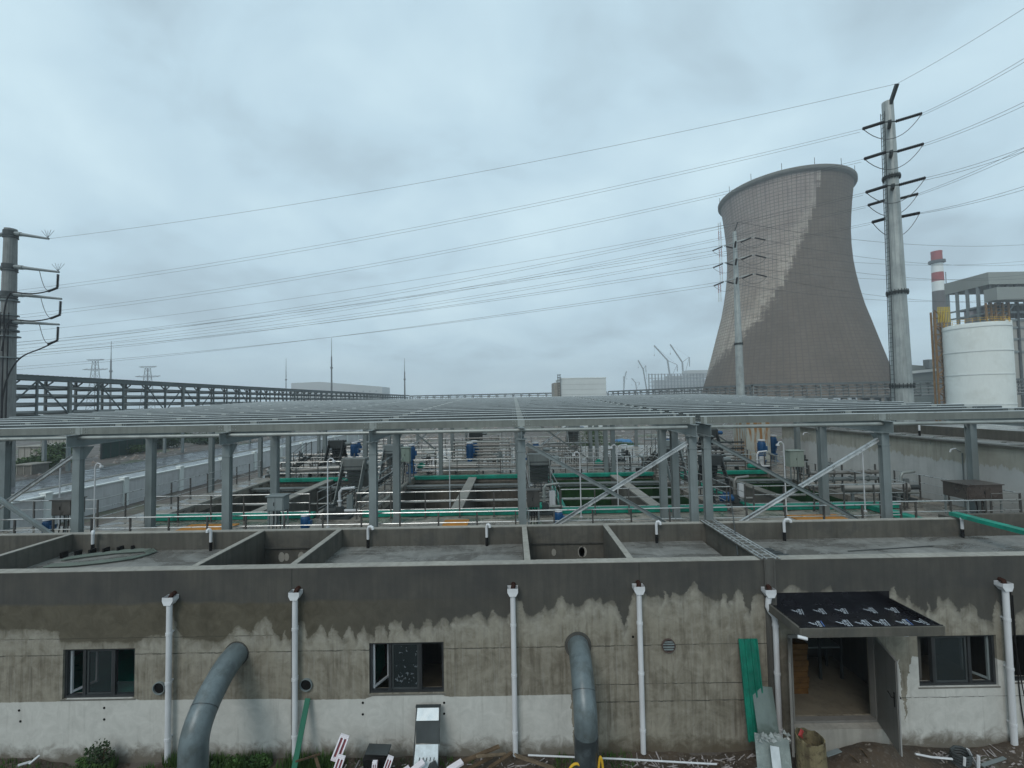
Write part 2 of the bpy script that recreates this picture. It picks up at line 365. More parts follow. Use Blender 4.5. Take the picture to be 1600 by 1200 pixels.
# ============================================================ GROUND
def sheet(name, mat, x0,x1,y0,y1,z, nx=1, ny=1, hf=None):
    m=MB(); vs=[];fs=[]
    for j in range(ny+1):
        for i in range(nx+1):
            x=x0+(x1-x0)*i/nx; y=y0+(y1-y0)*j/ny; vs.append((x,y,z+(hf(x,y) if hf else 0)))
    for j in range(ny):
        for i in range(nx):
            a=j*(nx+1)+i; fs.append((a,a+1,a+nx+2,a+nx+1))
    m.add(vs,fs,hf is not None); o=m.build(name,mat); o['kind']='structure'; return o
def mud_mat():
    m=NT('muddy_ground'); a=m.noise(m.pos,.05,8,.65); b=m.noise(m.pos,.5,7,.7); c=m.noise(m.pos,6,6,.7)
    col=m.mix(m.ramp(a,.35,.65),(.075,.06,.048),(.13,.115,.10)); col=m.mix(m.ramp(b,.45,.6,0,.7),col,(.075,.06,.05)); col=m.mix(m.ramp(b,.66,.74,0,.8),col,(.33,.33,.33))
    col=m.mix(m.ramp(c,.5,.65,0,.5),col,(.055,.045,.035))
    col=m.mix(m.ramp(m.noise(m.mapv(m.pos,(1,1,1),(50,9,0)),.09,6,.6),.55,.62,0,.7),col,(.06,.085,.035))
    m.base(col); m.rough(m.ramp(b,.3,.6,.35,.95)); m.bump(c,.5,.05); return m.m
MUD=mud_mat()
def soil_mat():
    m=NT('wet_soil'); a=m.noise(m.pos,1.2,7,.65); c=m.noise(m.pos,14,6,.7)
    col=m.mix(m.ramp(a,.35,.65),(.03,.021,.014),(.075,.053,.034)); col=m.mix(m.ramp(c,.5,.66,0,.5),col,(.14,.12,.10))
    m.base(col); m.rough(m.ramp(a,.3,.6,.45,.95)); m.bump(c,.8,.03); return m.m
SOIL=soil_mat()
sheet('ground',MUD,-2400,2400,-80,2400,0)
def bump_h(x,y):
    n=mnoise.noise(Vector((x*.9,y*.9,0)))*.10+mnoise.noise(Vector((x*3.1,y*3.1,5)))*.045+mnoise.noise(Vector((x*9,y*9,9)))*.015
    def g(cx,cy,sx,sy,h): return h*math.exp(-((x-cx)/sx)**2-((y-cy)/sy)**2)
    return .02+n*.8+g(7.95,10.05,.85,.5,.42)+g(-12,10,1.2,.7,.22)+g(12.8,10.3,1.4,.5,.34)+g(4.8,9.8,1.4,.6,.12)+g(-.6,9.7,1.1,.5,.16)+g(10.5,9.2,1.5,.5,.05)
sheet('wall_foot_soil',SOIL,-15,17,7.4,10.49,.0,260,50,bump_h)
sheet('pavement',PAVEM,-48,-33.6,5,150,.02)
sheet('road',ROADM,-57,-48.3,-10,260,.012)
mb=MB(); mb.box(-48.3,-48,-10,260,0,.14); k_=mb.build('road_kerb',CONCL); k_['kind']='structure'

# ============================================================ FRONT CONCRETE BUILDING
ZT=4.41; ZR=3.87; YB=13.63
bld=thing('concrete_pump_building','long low concrete building with damp stained rendered wall and walled flat roofs in the foreground','building',(0,YF,0))
def pz(px,py): p=P(px,py,YF); return p.x,p.z
def opening(x0,y0,x1,y1):
    a=pz(x0,y1); b=pz(x1,y0); return (a[0],b[0],a[1],b[1])
OPW=[opening(97,1013,211,1093),opening(577,1003,693,1085),opening(1437,992,1556,1074),opening(1583,990,1702,1066)]
OPD=opening(1237,990,1366,1129)
def wall_open(x0,x1,z0,z1,y0,y1,ops):
    xs=sorted(set([x0,x1]+[v for o in ops for v in o[:2]])); zs=sorted(set([z0,z1]+[v for o in ops for v in o[2:]]))
    m=MB(); nx,nz=len(xs)-1,len(zs)-1
    solid=[[not any(o[0]-1e-6<(xs[i]+xs[i+1])/2<o[1]+1e-6 and o[2]-1e-6<(zs[j]+zs[j+1])/2<o[3]+1e-6 for o in ops) for j in range(nz)] for i in range(nx)]
    def q(a,b,c,d): m.add([a,b,c,d],[(0,1,2,3)])
    for i in range(nx):
        for j in range(nz):
            if not solid[i][j]: continue
            a,b,c,d=xs[i],xs[i+1],zs[j],zs[j+1]
            q((a,y0,c),(b,y0,c),(b,y0,d),(a,y0,d)); q((b,y1,c),(a,y1,c),(a,y1,d),(b,y1,d))
            if i==0 or not solid[i-1][j]: q((a,y1,c),(a,y0,c),(a,y0,d),(a,y1,d))
            if i==nx-1 or not solid[i+1][j]: q((b,y0,c),(b,y1,c),(b,y1,d),(b,y0,d))
            if j==0 or not solid[i][j-1]: q((a,y1,c),(b,y1,c),(b,y0,c),(a,y0,c))
            if j==nz-1 or not solid[i][j+1]: q((a,y0,d),(b,y0,d),(b,y1,d),(a,y1,d))
    return m
wall_open(-20,20,-.3,ZT,YF,YF+.24,OPW+[OPD]).build('front_wall',WALLM,bld)
# parapet copings (paler than the walls below) - front one sits on the wall
m=MB(); 
for i in range(80):
    x=-20+i*.5; m.box(x,x+.5,YF-.006-random.random()*.006,YF+.245,ZT,ZT+.012+random.random()*.007)
m.build('front_coping',CONCL,bld)
DIV=[-13.73,-7.8,-5.4,.3,2.8,6.05]
BPM=mk('parapet_render',(.115,.113,.102),.7,.2,1.0,0,.5,.2,(.06,.06,.056),.6)
m=MB()
m.box(-20,13.9,YB,YB+.16,3.3,ZT-.02)
m.box(13.9,20,YB+.5,YB+.66,3.3,ZT-.02); m.box(13.75,13.9,YB+.16,YB+.66,3.3,ZT-.02)
m.build('rear_parapet',BPM,bld,bevel=.012)
for x in DIV[:5]:
    m=MB(); m.box(x-.07,x+.07,YF+.24,YB,3.3,ZT-.004); m.build('dividing_parapet',BPM,bld,bevel=.012)
    m=MB(); m.box(x-.075,x+.075,YF+.25,YB,ZT-.004,ZT+.012); m.build('divider_coping',CONCL,bld)
m=MB(); m.box(-20,13.9,YB-.004,YB+.17,ZT-.02,ZT+.004); m.build('rear_coping',CONCL,bld)
roofs=[(-13.66,-7.87),(-5.33,.23),(2.87,5.8),(6.3,20)]
for i,(a,b) in enumerate(roofs):
    mm=MB(); nx=max(6,int((b-a)*3)); vs=[];fs=[]
    for j in range(9):
        for k in range(nx+1):
            x=a+(b-a)*k/nx; y=YF+.24+(YB-YF-.24)*j/8; vs.append((x,y,ZR+mnoise.noise(Vector((x,y*2,3)))*.008))
    for j in range(8):
        for k in range(nx): q=j*(nx+1)+k; fs.append((q,q+1,q+nx+2,q+nx+1))
    mm.add(vs,fs,True); mm.build('roof_slab',SLAB,bld)
    mm=MB(); mm.box(a,b,YF+.24,YB,ZR-.2,ZR-.03); mm.build('slab_underside',CONCD,bld)
# light wells: lower walls and pit
for a,b in ((-7.73,-5.47),(.37,2.73)):
    mm=MB(); mm.box(a,b,YB-.003,YB+.14,2.95,3.3); mm.box(a,b,YB-.05,YB-.003,3.86,3.89); mm.build('well_wall',CONCD,bld)
    mm=MB(); 
    for k in range(4):
        mm=MB(); x=a+.25+random.random()*(b-a-.6); mm.lathe([(0,0),(.06+random.random()*.05,0)],(0,0,0),9); mm.v=[(x+p[0],YB-.012,3.6+p[1]*1.6) for p in mm.v]; mm.build('repair_patch',CONCL,bld)
    mm=MB(); mm.box(a,b,YF+.24,YB,1.2,1.3); mm.build('well_floor',CONCD,bld)
mm=MB(); mm.box(2.35,2.7,YB-1.4,YB-.06,3.3,3.42); mm.build('well_ledge',CONCD,bld)
mm=MB(); mm.box(-20,-13.8,YF+.24,YB,2.9,3.0); mm.build('well_floor',CONCD,bld)
# expansion joint flashing over dividing wall and down the front
FL=mk('zinc_flashing',(.50,.52,.52),.3,.25,2,.6,.3,.05)
mm=MB(); mm.box(5.82,6.30,YF-.02,YB+.2,ZT+.012,ZT+.03); mm.box(5.9,6.2,YF+.24,YB,3.3,ZT+.012); mm.build('joint_flashing',BPM,bld)
mm=MB(); 
for x in (5.84,5.95,6.16,6.26): mm.box(x,x+.035,YF-.02,YB+.2,ZT+.03,ZT+.05)
for k in range(14): mm.box(5.85,6.28,YF+.05+k*.22,YF+.07+k*.22,ZT+.031,ZT+.044)
mm.build('joint_cap_rib',FL,bld)
mm=MB(); mm.box(5.90,6.16,YF-.035,YF-.002,.25,ZT+.03); mm.box(5.93,5.95,YF-.045,YF-.035,.25,ZT+.02); mm.box(6.11,6.13,YF-.045,YF-.035,.25,ZT+.02); mm.build('joint_cover_strip',mk('grey_cover_strip',(.13,.13,.125),.55,.2,1.5,.2,.5,.05),bld)
# interior
FLOORG=mk('green_floor_paint',(.03,.42,.32),.35,.15,2,0,0,.0)
mm=MB(); mm.box(-20,20,YF+.24,YB-.1,.28,.36); mm.build('inner_floor',mk('inner_concrete_floor',(.19,.175,.14),.6,.2,2,0,0,.1,(.1,.09,.07),.5),bld)
mm=MB(); mm.box(-13,-4,YF+.245,YB-.15,.36,1.0); mm.build('green_floor_plinth',FLOORG,bld)
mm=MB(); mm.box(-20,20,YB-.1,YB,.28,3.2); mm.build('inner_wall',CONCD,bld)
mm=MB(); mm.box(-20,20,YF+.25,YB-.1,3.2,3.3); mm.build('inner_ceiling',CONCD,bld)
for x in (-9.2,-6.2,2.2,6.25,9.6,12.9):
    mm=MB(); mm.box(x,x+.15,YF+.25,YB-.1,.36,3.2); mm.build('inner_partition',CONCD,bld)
# windows
FRM=mk('dark_window_frame',(.035,.04,.045),.4,.15,5,.2,0,0)
for wi,(a,b,c,d) in enumerate(OPW):
    y=YF+.05; t=.055
    m=MB(); m.box(a,b,y,y+.09,c,c+t); m.box(a,b,y,y+.09,d-t,d); m.box(a,a+t,y,y+.09,c+t,d-t); m.box(b-t,b,y,y+.09,c+t,d-t)
    mu=[a+(b-a)*(.27 if wi!=2 else .22), a+(b-a)*.68]
    for x in mu: m.box(x-.035,x+.035,y+.002,y+.088,c+t,d-t)
    fr=m.build('window',FRM,bld)
    m=MB(); x0,x1=mu[0]+.04,mu[1]-.04
    m.box(x0,x1,y+.03,y+.07,c+t,c+t+.04); m.box(x0,x1,y+.03,y+.07,d-t-.04,d-t); m.box(x0,x0+.04,y+.03,y+.07,c+t+.04,d-t-.04); m.box(x1-.04,x1,y+.03,y+.07,c+t+.04,d-t-.04); m.build('sash',GREYD,fr)
    m=MB(); m.box(x0+.04,x1-.04,y+.045,y+.053,c+t+.04,d-t-.04); m.build('pane',GLASS,fr)
    # opened side sash, turned inwards
    s=1 if wi<2 else -1; hx=a+t+.02 if wi<2 else b-t-.02
    m=MB(); p0=Vector((hx,y+.1,0)); p1=Vector((hx+s*.22,y+.5,0))
    for (u,v) in (((p0.x,p0.y,c+t+.03),(p1.x,p1.y,c+t+.03)),((p0.x,p0.y,d-t-.03),(p1.x,p1.y,d-t-.03)),((p0.x,p0.y,c+t),(p0.x,p0.y,d-t)),((p1.x,p1.y,c+t),(p1.x,p1.y,d-t))): m.bar(u,v,.04,.045)
    m.build('open_sash',WHITEP if wi<2 else GREYP,fr)
    m=MB(); m.box(a-.03,b+.03,YF-.012,YF+.05,c-.03,c-.002); m.build('sill',CONC,fr)
    if wi==3: continue
    if wi!=1:
        m=MB(); x0,x1=mu[1]+.035,b-t
        if wi==0: m.box(x0,x1,y+.04,y+.046,c+t,c+t+.28); m.build('lower_pane',GLASS,fr)
# protective film scraps on the middle window's pane
fr=[o for o in bld.children if o.name.startswith('window')][1]
m=MB(); a,b,c,d=OPW[1]; rr=random.Random(4)
for k in range(38):
    x=a+.62+rr.random()*.55; z=c+.2+rr.random()**1.6*.85; l=.02+rr.random()*.06; an=rr.random()*6
    m.add([(x,YF+.09,z),(x+l*math.cos(an),YF+.088,z+l*math.sin(an)),(x+l*1.2*math.cos(an+.5),YF+.088,z+l*1.2*math.sin(an+.5))],[(0,1,2)])
m.build('film_scrap',mk('film_scraps',(.12,.14,.16),.5,.3,20,0,0,0),fr)
# door
a,b,c,d=OPD
m=MB(); m.box(a-.02,a+.07,YF-.03,YF+.12,c,d+.02); m.box(b-.07,b+.03,YF-.03,YF+.12,c,d+.02); m.box(a+.07,b-.07,YF-.03,YF+.12,d-.06,d+.02); m.box(a+.07,b-.07,YF-.03,YF+.12,c,c+.05)
DOORF=mk('grey_door_steel',(.20,.20,.195),.45,.1,1.5,.1,.2,.02)
dr=m.build('door_frame',DOORF,bld)
h=Vector((b-.02,YF-.03,0)); fe=Vector((P(1404,1100,9.5).x,9.5,0))
m=MB(); m.bar((h.x,h.y,(c+d)/2-.01),(fe.x,fe.y,(c+d)/2-.01),.05,(d-c)-.06); leaf=m.build('door_leaf',mk('grey_door_leaf',(.19,.195,.19),.45,.12,1,.1,.3,.02),dr)
# leaf edge strip and handle
dv=(fe-h).normalized(); nv=Vector((-dv.y,dv.x,0))
m=MB(); m.bar((fe.x+dv.x*.012,fe.y+dv.y*.012,c+.02),(fe.x+dv.x*.012,fe.y+dv.y*.012,d-.04),.024,.055,up=dv); m.build('leaf_edge',mk('pale_grey_edge',(.34,.35,.36),.4,.1,2,.2,.2,0),leaf)
m=MB(); q=fe-dv*.09; 
for s_ in (1,-1):
    o=q+nv*(.035*s_); m.bar((o.x,o.y,c+.95),(o.x,o.y,c+1.25),.03,.012,up=nv)
    m.tube([(o.x,o.y,c+1.14),tuple(o+nv*.05*s_+Vector((0,0,c+1.14))),tuple(o+nv*.05*s_-dv*.16+Vector((0,0,c+1.17)))],.011,8)
m.build('handle',BLACK,leaf)
# narrow fixed leaf opened outward on the left jamb
m=MB(); lx=a+.01; m.bar((lx,YF-.03,(c+d)/2-.02),(lx*9.5/10.5,9.5,(c+d)/2-.02),.045,(d-c)-.08); lf2=m.build('door_leaf',DOORF,dr)
m=MB(); m.box(a-.05,b+.05,YF-.22,YF-.001,.0,c-.01); m.build('door_step',CONCL,bld)
# canopy over the door
x0,x1,yf=5.93,8.84,9.26; z0,z1=3.28,3.47
cpy=MB(); cpy.box(x0,x1,yf,YF,z0,z0+.08); cn=cpy.build('canopy',BPM,bld)
m=MB(); m.box(x0,x1,yf-.05,yf,z0,z1); m.box(x0-.05,x0,yf-.05,YF,z0,z1); m.box(x1,x1+.05,yf-.05,YF,z0,z1); m.build('canopy_rim',BPM,cn,bevel=.008)
MEMB=mk('black_membrane',(.008,.008,.012),.22,.3,3,0,0,.25)
m=MB(); nx=30; ny=12; vs=[];fs=[]
for j in range(ny+1):
    for i in range(nx+1):
        x=x0+(x1-x0)*i/nx; y=yf+.0+(YF-yf-.002)*j/ny; vs.append((x,y,z0+.088+abs(mnoise.noise(Vector((x*3,y*3,1))))*.01))
for j in range(ny):
    for i in range(nx): q_=j*(nx+1)+i; fs.append((q_,q_+1,q_+nx+2,q_+nx+1))
m.add(vs,fs,True); m.box(x0,x1,YF-.012,YF-.002,z0+.09,z0+.36); m.box(x0+.0,x0+.012,yf+.01,YF-.02,z0+.1,z1+.012); m.box(x1-.012,x1,yf+.01,YF-.02,z0+.1,z1+.012); m.box(x0-.04,x1+.04,yf-.02,yf-.0,z1+.001,z1+.012); mem=m.build('membrane',MEMB,cn)
# printed marks on the membrane: a leaf-like emblem beside two rows of block lettering
def mark(cx_,cy_,s,which,ang=R(-12)):
    zz_=z0+.102; mw=MB(); mbu=MB()
    def rct(mm,u0,u1,v0,v1,sk=.25):
        pts=[]
        for u,v in ((u0,v0),(u1,v0),(u1,v1),(u0,v1)):
            u2=u+v*sk; pts.append((cx_+s*(u2*math.cos(ang)-v*math.sin(ang)), cy_+s*(u2*math.sin(ang)+v*math.cos(ang)), zz_))
        mm.add(pts,[(0,1,2,3)])
    # emblem
    for k,(l,o) in enumerate(((.5,0),(.4,.22),(.28,.42))): rct(mw,-.75,-.75+l,-.1+o,.04+o,-.6)
    rct(mw,-.30,-.2,-.45,.5)
    # two large characters drawn as strokes, and a smaller line
    for r_,v0 in enumerate((-.95,-.3,.35)):
        rct(mw,-.05,.3,v0+.42,v0+.5); rct(mw,-.05,.3,v0+.2,v0+.27); rct(mw,-.05,.3,v0,v0+.07)
        rct(mw,-.05,.03,v0+.07,v0+.42); rct(mw,.22,.3,v0+.07,v0+.42)
        if r_!=1: rct(mw,.09,.16,v0+.07,v0+.42)
    for k in range(7): rct(mbu,.46,.60,-.95+k*.28,-.95+k*.28+.18)
    mw.build('printed_emblem',WHITEK,mem); mbu.build('printed_lettering',BLUEK if which else WHITEK,mem)
for i,x in enumerate((6.62,7.22,7.62,8.02,8.50,8.9)): mark(x-.12,9.55+.02*(i%2),.17,i in(0,4,5),R(-6+4*(i%3)))
for i,x in enumerate((6.55,7.05,7.55,8.2,8.7)): mark(x-.1,10.12,.14,0,R(-10+8*(i%2)))
m=MB(); m.tube([(x0-.1,yf-.04,z0+.03),(x0+.06,yf-.1,z0+.01)],.035,10); m.build('canopy_spout',WHITEP,cn)
m=MB(); m.lathe([(.0,0),(.1,.0),(.11,.03)],((x0+x1)/2+.75,yf+.1,z0-.035),16); m.build('ceiling_lamp',WHITEP,cn)
# down pipes
def downpipe(px,py,swan=False,bot=1165):
    t=P(px,py,YF-.13); b_=P(px,bot,YF-.13); x=t.x; zt=t.z; zb=.12 if bot>1150 else b_.z; y=YF-.13
    m=MB()
    if swan: m.tube([(x,y,zt-.16),(x-.03,y,zt-.25),(x-.05,y,zt-.4),(x+.0,y,zt-.52),(x+.09,y,zt-.64),(x+.11,y,zt-.8),(x+.11,y,zb)],.062,14); xx=x+.11
    else: m.tube([(x,y,zt-.05),(x,y,zb)],.062,14); xx=x
    dp=m.build('drainpipe',WHITEP,bld)
    m=MB(); 
    vs=[];w1,w2,d1=.125,.075,.07
    m.add([(x-w1,y-d1,zt),(x+w1,y-d1,zt),(x+w1,y+.125,zt),(x-w1,y+.125,zt),(x-w1,y-d1,zt-.09),(x+w1,y-d1,zt-.09),(x+w1,y+.125,zt-.09),(x-w1,y+.125,zt-.09),(x-w2,y-.08,zt-.18),(x+w2,y-.08,zt-.18),(x+w2,y+.08,zt-.18),(x-w2,y+.08,zt-.18)],
      [(0,1,5,4),(1,2,6,5),(2,3,7,6),(3,0,4,7),(4,5,9,8),(5,6,10,9),(6,7,11,10),(7,4,8,11)]); m.build('hopper',WHITEP,dp)
    m=MB(); m.tube([(x+.02,YF+.05,zt+.03),(x+.02,y+.05,zt+.02),(x+.0,y+.01,zt-.05)],.055,10); m.build('rust_outlet',RUST,dp)
    for k in (.2,.5,.84):
        z=zt-.1-(zt-zb)*k; m=MB(); m.tube([(xx,y,z-.03),(xx,y,z+.03)],.072,14); m.box(xx-.02,xx+.02,y+.06,YF,z-.015,z+.015); m.build('pipe_strap',WHITEP,dp)
for px,py in ((265,932),(461,924),(801,918),(998,915),(1570,910)): downpipe(px,py)
downpipe(1202,920,True)
# wall sleeves and grille
def ring(px,py,r,grille=False):
    x,z=pz(px,py); m=MB(); n=24
    m.tube([(x,YF-.05,z),(x,YF-.001,z)],r,n,cap=False); m.tube([(x,YF-.05,z),(x,YF-.001,z)],r*.88,n,cap=False)
    vs=[];fs=[]
    for k in range(n):
        a_=2*math.pi*k/n
        vs+=[(x+r*math.cos(a_),YF-.05,z+r*math.sin(a_)),(x+r*.88*math.cos(a_),YF-.05,z+r*.88*math.sin(a_))]
    for k in range(n): k2=(k+1)%n; fs.append((2*k,2*k2,2*k2+1,2*k+1))
    m.add(vs,fs); sl_=m.build('vent_grille' if grille else 'pipe_sleeve',GREYP if not grille else mk('old_grille',(.10,.075,.07),.6,.3,8,0,0,.2),bld)
    m=MB(); m.tube([(x,YF-.012,z),(x,YF-.004,z)],r*.87,n); m.build('sleeve_void',DARK if not grille else RUST,sl_)  # near-black disc painted for the shade inside a sleeve; rust behind the grille
    if grille:
        m=MB()
        for k in (-.55,-.2,.2,.55):
            w_=r*.85*math.sqrt(1-k*k); m.box(x-w_,x+w_,YF-.04,YF-.015,z+k*r-.012,z+k*r+.018)
        m.build('louvre_slat',GREYP,sl_)
ring(250,1074,.145); ring(479,1069,.145); ring(1044,1008,.16,True)
for px,py in ((30,1110),(32,1127),(163,1106),(163,1124),(567,1098),(567,1116),(694,1098),(694,1115),(989,995)):
    x,z=pz(px,py); m=MB(); m.tube([(x,YF-.006,z),(x,YF-.001,z)],.028,10); m.build('tie_hole',DARK,bld)  # flat near-black discs stand in for the shade inside the holes
# roof vent pipes
for px,py in ((160,858),(338,856),(581,850),(762,846),(1020,842),(1213,838),(1485,834)):
    p=PZ(px,py,ZR); x,y=p.x,min(p.y,YB-.12)
    m=MB(); m.tube([(x,y,ZR),(x,y,ZR+.26)],.045,12); vp=m.build('vent_pipe',BLACK,bld)
    s=random.choice((-.4,.6,1))*(1 if px!=160 else -1); m=MB(); m.tube([(x,y,ZR+.24),(x,y,ZR+.56),(x+.03*s,y-.02,ZR+.64),(x+.10*s,y-.04,ZR+.66),(x+.16*s,y-.06,ZR+.63),(x+.17*s,y-.06,ZR+.57)],.042,12); m.build('vent_bend',WHITEP,vp)

# big steel pipes out of the wall
PIPEM=mk('grey_blue_pipe_paint',(.135,.175,.195),.38,.25,1.5,.1,.45,.1,(.06,.07,.065),.6); PIPED=mk('dark_pipe_wrap',(.045,.058,.066),.4,.3,2,.1,.4,.1,(.09,.11,.12),.5)
def arcpath(pts, n=7):   # smooth corner points with quadratic curves
    out_=[Vector(pts[0])]
    for i in range(1,len(pts)-1):
        a_,b_,c_=Vector(pts[i-1]),Vector(pts[i]),Vector(pts[i+1]); p0=(a_+b_)/2 if i>1 else a_+(b_-a_)*.4; p2=(b_+c_)/2 if i<len(pts)-2 else b_+(c_-b_)*.45
        for k in range(n+1): t=k/n; out_.append(p0*(1-t)**2+b_*2*t*(1-t)+p2*t*t)
    out_.append(Vector(pts[-1])); return out_
def bigpipe(label,wp,r,vy,vx_px,zb_split,mouth):
    x,z=pz(*wp); t=thing('outlet_pipe',label,'pipe',(x,YF,0),'large pipes coming out of the wall')
    vx=P(vx_px,1160,vy).x
    pts=[(x,YF+.1,z),(x+(vx-x)*.15,YF-.42,z-.02),(vx,vy+.02,z-.62),(vx,vy,zb_split)]
    m=MB(); m.tube(arcpath(pts,9),r,28,cap=False); m.build('pipe_bend',PIPEM,t)
    m=MB(); m.tube([(vx,vy,-.3),(vx,vy,zb_split)],r*1.012,28,cap=False); m.tube([(vx,vy,zb_split-.012),(vx,vy,zb_split+.012)],r*1.03,28); m.build('lower_pipe',PIPED,t)
    m=MB(); m.lathe([(r*1.0,-.0),(r*1.015,.012),(r,.024)],(0,0,0),28)
    m=MB(); m.tube([(x,YF-.02,z),(x,YF-.001,z)],r*(1.28 if mouth else 1.08),26); m.build('mortar_patch',CONCD,t)
    for f in (.28,.6): 
        m=MB(); q=arcpath(pts,9); i=int(f*len(q)); dd=(q[i+1]-q[i-1]).normalized(); m.tube([q[i]-dd*.008,q[i]+dd*.008],r*1.012,28); m.build('weld_seam',PIPED if f>.5 else PIPEM,t)
bigpipe('thick grey steel pipe bending down left of the middle window',(370,1021),.262,9.0,302,.95,False)
bigpipe('thick grey steel pipe bending straight down right of the middle window',(903,1008),.245,9.3,916,1.35,True)
# ============================================================ TREATMENT DECK WITH BASINS
ZD=3.38; Y0,Y1=13.95,46
basins=[(-15.6,-8.8),(-6.4,.4),(2.2,9.0),(10.4,16.4)]; BY0,BY1=19.1,28.5
BY2,BY3=36.5,43.5
deck=thing('treatment_tank_deck','raised wet concrete deck with deep open tanks under the steel roof','tank',(0,14,0))
def plate(x0,x1,y0,y1,holes,z,th):
    xs=sorted(set([x0,x1]+[v for o in holes for v in o[:2]])); ys=sorted(set([y0,y1]+[v for o in holes for v in o[2:]]))
    m=MB()
    for i in range(len(xs)-1):
        for j in range(len(ys)-1):
            cx_,cy_=(xs[i]+xs[i+1])/2,(ys[j]+ys[j+1])/2
            if any(o[0]<cx_<o[1] and o[2]<cy_<o[3] for o in holes): continue
            m.add([(xs[i],ys[j],z),(xs[i+1],ys[j],z),(xs[i+1],ys[j+1],z),(xs[i],ys[j+1],z)],[(0,1,2,3)])
    for h in holes: 
        a,b,c,d=h
        m.add([(a,c,z),(b,c,z),(b,d,z),(a,d,z),(a,c,z-th),(b,c,z-th),(b,d,z-th),(a,d,z-th)],[(0,1,5,4),(1,2,6,5),(2,3,7,6),(3,0,4,7)])
    return m
holes=[(a,b,BY0,BY1) for a,b in basins]+[(-14.5,-9.5,BY2,BY3),(-4.5,-1,BY2,BY3)]
m=plate(-17.4,19.35,Y0,Y1,holes,ZD,.3); m.box(-17.4,-17.2,18.4,Y1,0,ZD-.003); m.box(-17.4,19.35,Y1,Y1+.2,0,ZD-.003)
m.build('deck_slab',DECKM,deck)
m=MB(); m.box(-24,-17.4,Y0,18.4,0,ZD-.004); m.build('deck_wing',DECKM,deck)
GW=mk('algae_stained_wall',(.025,.08,.028),.5,.35,1.5,0,.5,.2)
BW=mk('tank_wall',(.13,.125,.11),.6,.3,.8,0,.6,.2,(.05,.05,.045),.6)
for i,(a,b,c,d) in enumerate(holes):
    m=MB(); q=[(a,c),(b,c),(b,d),(a,d)]
    for k in range(4):
        (xa,ya),(xb,yb)=q[k],q[(k+1)%4]; m.add([(xa,ya,ZD-.3),(xb,yb,ZD-.3),(xb,yb,.25),(xa,ya,.25)],[(0,1,2,3)])
    m.build('tank_wall',GW if i in(3,2) else BW,deck)
    if i<4:
        o=sheet('tank_water',MUD if i<3 else GW,a,b,c,d,.3+(.5 if i==3 else 0)); o.data.materials[0]=WATM 
        # green edge covers front and back
        m=MB(); m.box(a-.15,b+.15,c-.22,c+.12,ZD+.02,ZD+.24); m.build('edge_cover',GREENF,deck,bevel=.02)
        m=MB(); m.box(a-.1,b+.1,d-.15,d+.2,ZD-.1,ZD+.12); m.build('edge_cover',GREENF,deck,bevel=.02)
        if i>=2:
            m=MB(); m.box(a-.16,a+.12,c+.13,d-.16,ZD+.01,ZD+.15); m.build('edge_cover',GREENF,deck,bevel=.02)
        for xx in ((a-.2,a-.003),(b+.003,b+.2)):
            if i<2: m=MB(); m.box(xx[0],xx[1],c+.13,d-.16,ZD+.004,ZD+.1); m.build('tank_kerb',CONCL,deck)
        m=MB(); m.box(a,b,23.15,23.55,2.3+.25*(i%2),2.36+.25*(i%2)); m.build('cross_wall_lit_top',CONCL,deck)  # paler strip puts the lit top of the cross wall into its colour
        m=MB(); m.box(a,b,26.0,26.5,ZD-.12,ZD-.06)
        for q in range(int((b-a)/.8)): m.box(a+.1+q*.8,a+.16+q*.8,26.0,26.5,ZD-.2,ZD-.12)
        m.build('grating_walkway',GALVD,deck)
        # cross wall and pipes across the tank
        m=MB(); m.box(a,b,23.2,23.5,.3,2.3+.25*(i%2)); m.build('cross_wall',BW,deck)
        for yy,zz2 in ((21.3,3.0),(24.7,2.7),(26.6,3.05)):
            m=MB(); m.tube([(a,yy,zz2),(b,yy,zz2)],.05,8); m.build('cross_pipe',GALV,deck)
for x in (-11.9,-2.65,6.5,13.0):
    m=MB(); m.box(x-.22,x+.22,BY0+.13,BY1-.16,.3,ZD-.06); m.build('channel_wall',CONC,deck)
    m=MB(); m.box(x-.26,x+.26,BY0+.13,BY1-.16,ZD-.06,ZD+.02); m.build('channel_cover',CONCL if x<12 else CONC,deck)
for a,b in basins[:3]:
    for k in range(5):
        x=a+.7+k*(b-a-1.2)/4
        if abs(x-(a+3.75))<.5: continue
        m=MB(); y0_,z0_,y1_,z1_=20.0,.35,23.1,2.15
        for s in (-.3,.3): m.bar((x+s,y0_,z0_),(x+s,y1_,z1_),.06,.1)
        for q in range(9): t=(q+.5)/9; m.bar((x-.3,y0_+(y1_-y0_)*t,z0_+(z1_-z0_)*t),(x+.3,y0_+(y1_-y0_)*t,z0_+(z1_-z0_)*t),.05,.05)
        m.build('scraper_track',GALV,deck)
# orange plates and hatch covers on the deck
for i,((px,py),lab) in enumerate((((322,826),'leftmost of the three orange plates lying on the deck'),((712,819),'middle orange plate lying on the deck'),((1282,811),'orange plate on the deck beside the right hand columns'))):
    p=PZ(px,py,ZD); m=MB(); w_=1.0 if i!=1 else .5; m.box(p.x-w_,p.x+w_,p.y-.45,p.y+.55,ZD+.004,ZD+.035); m.box(p.x-.02,p.x+.02,p.y-.45,p.y+.55,ZD+.036,ZD+.04)
    tag(m.build('cover_plate',ORANGE),lab,'plate','orange plates on the deck')

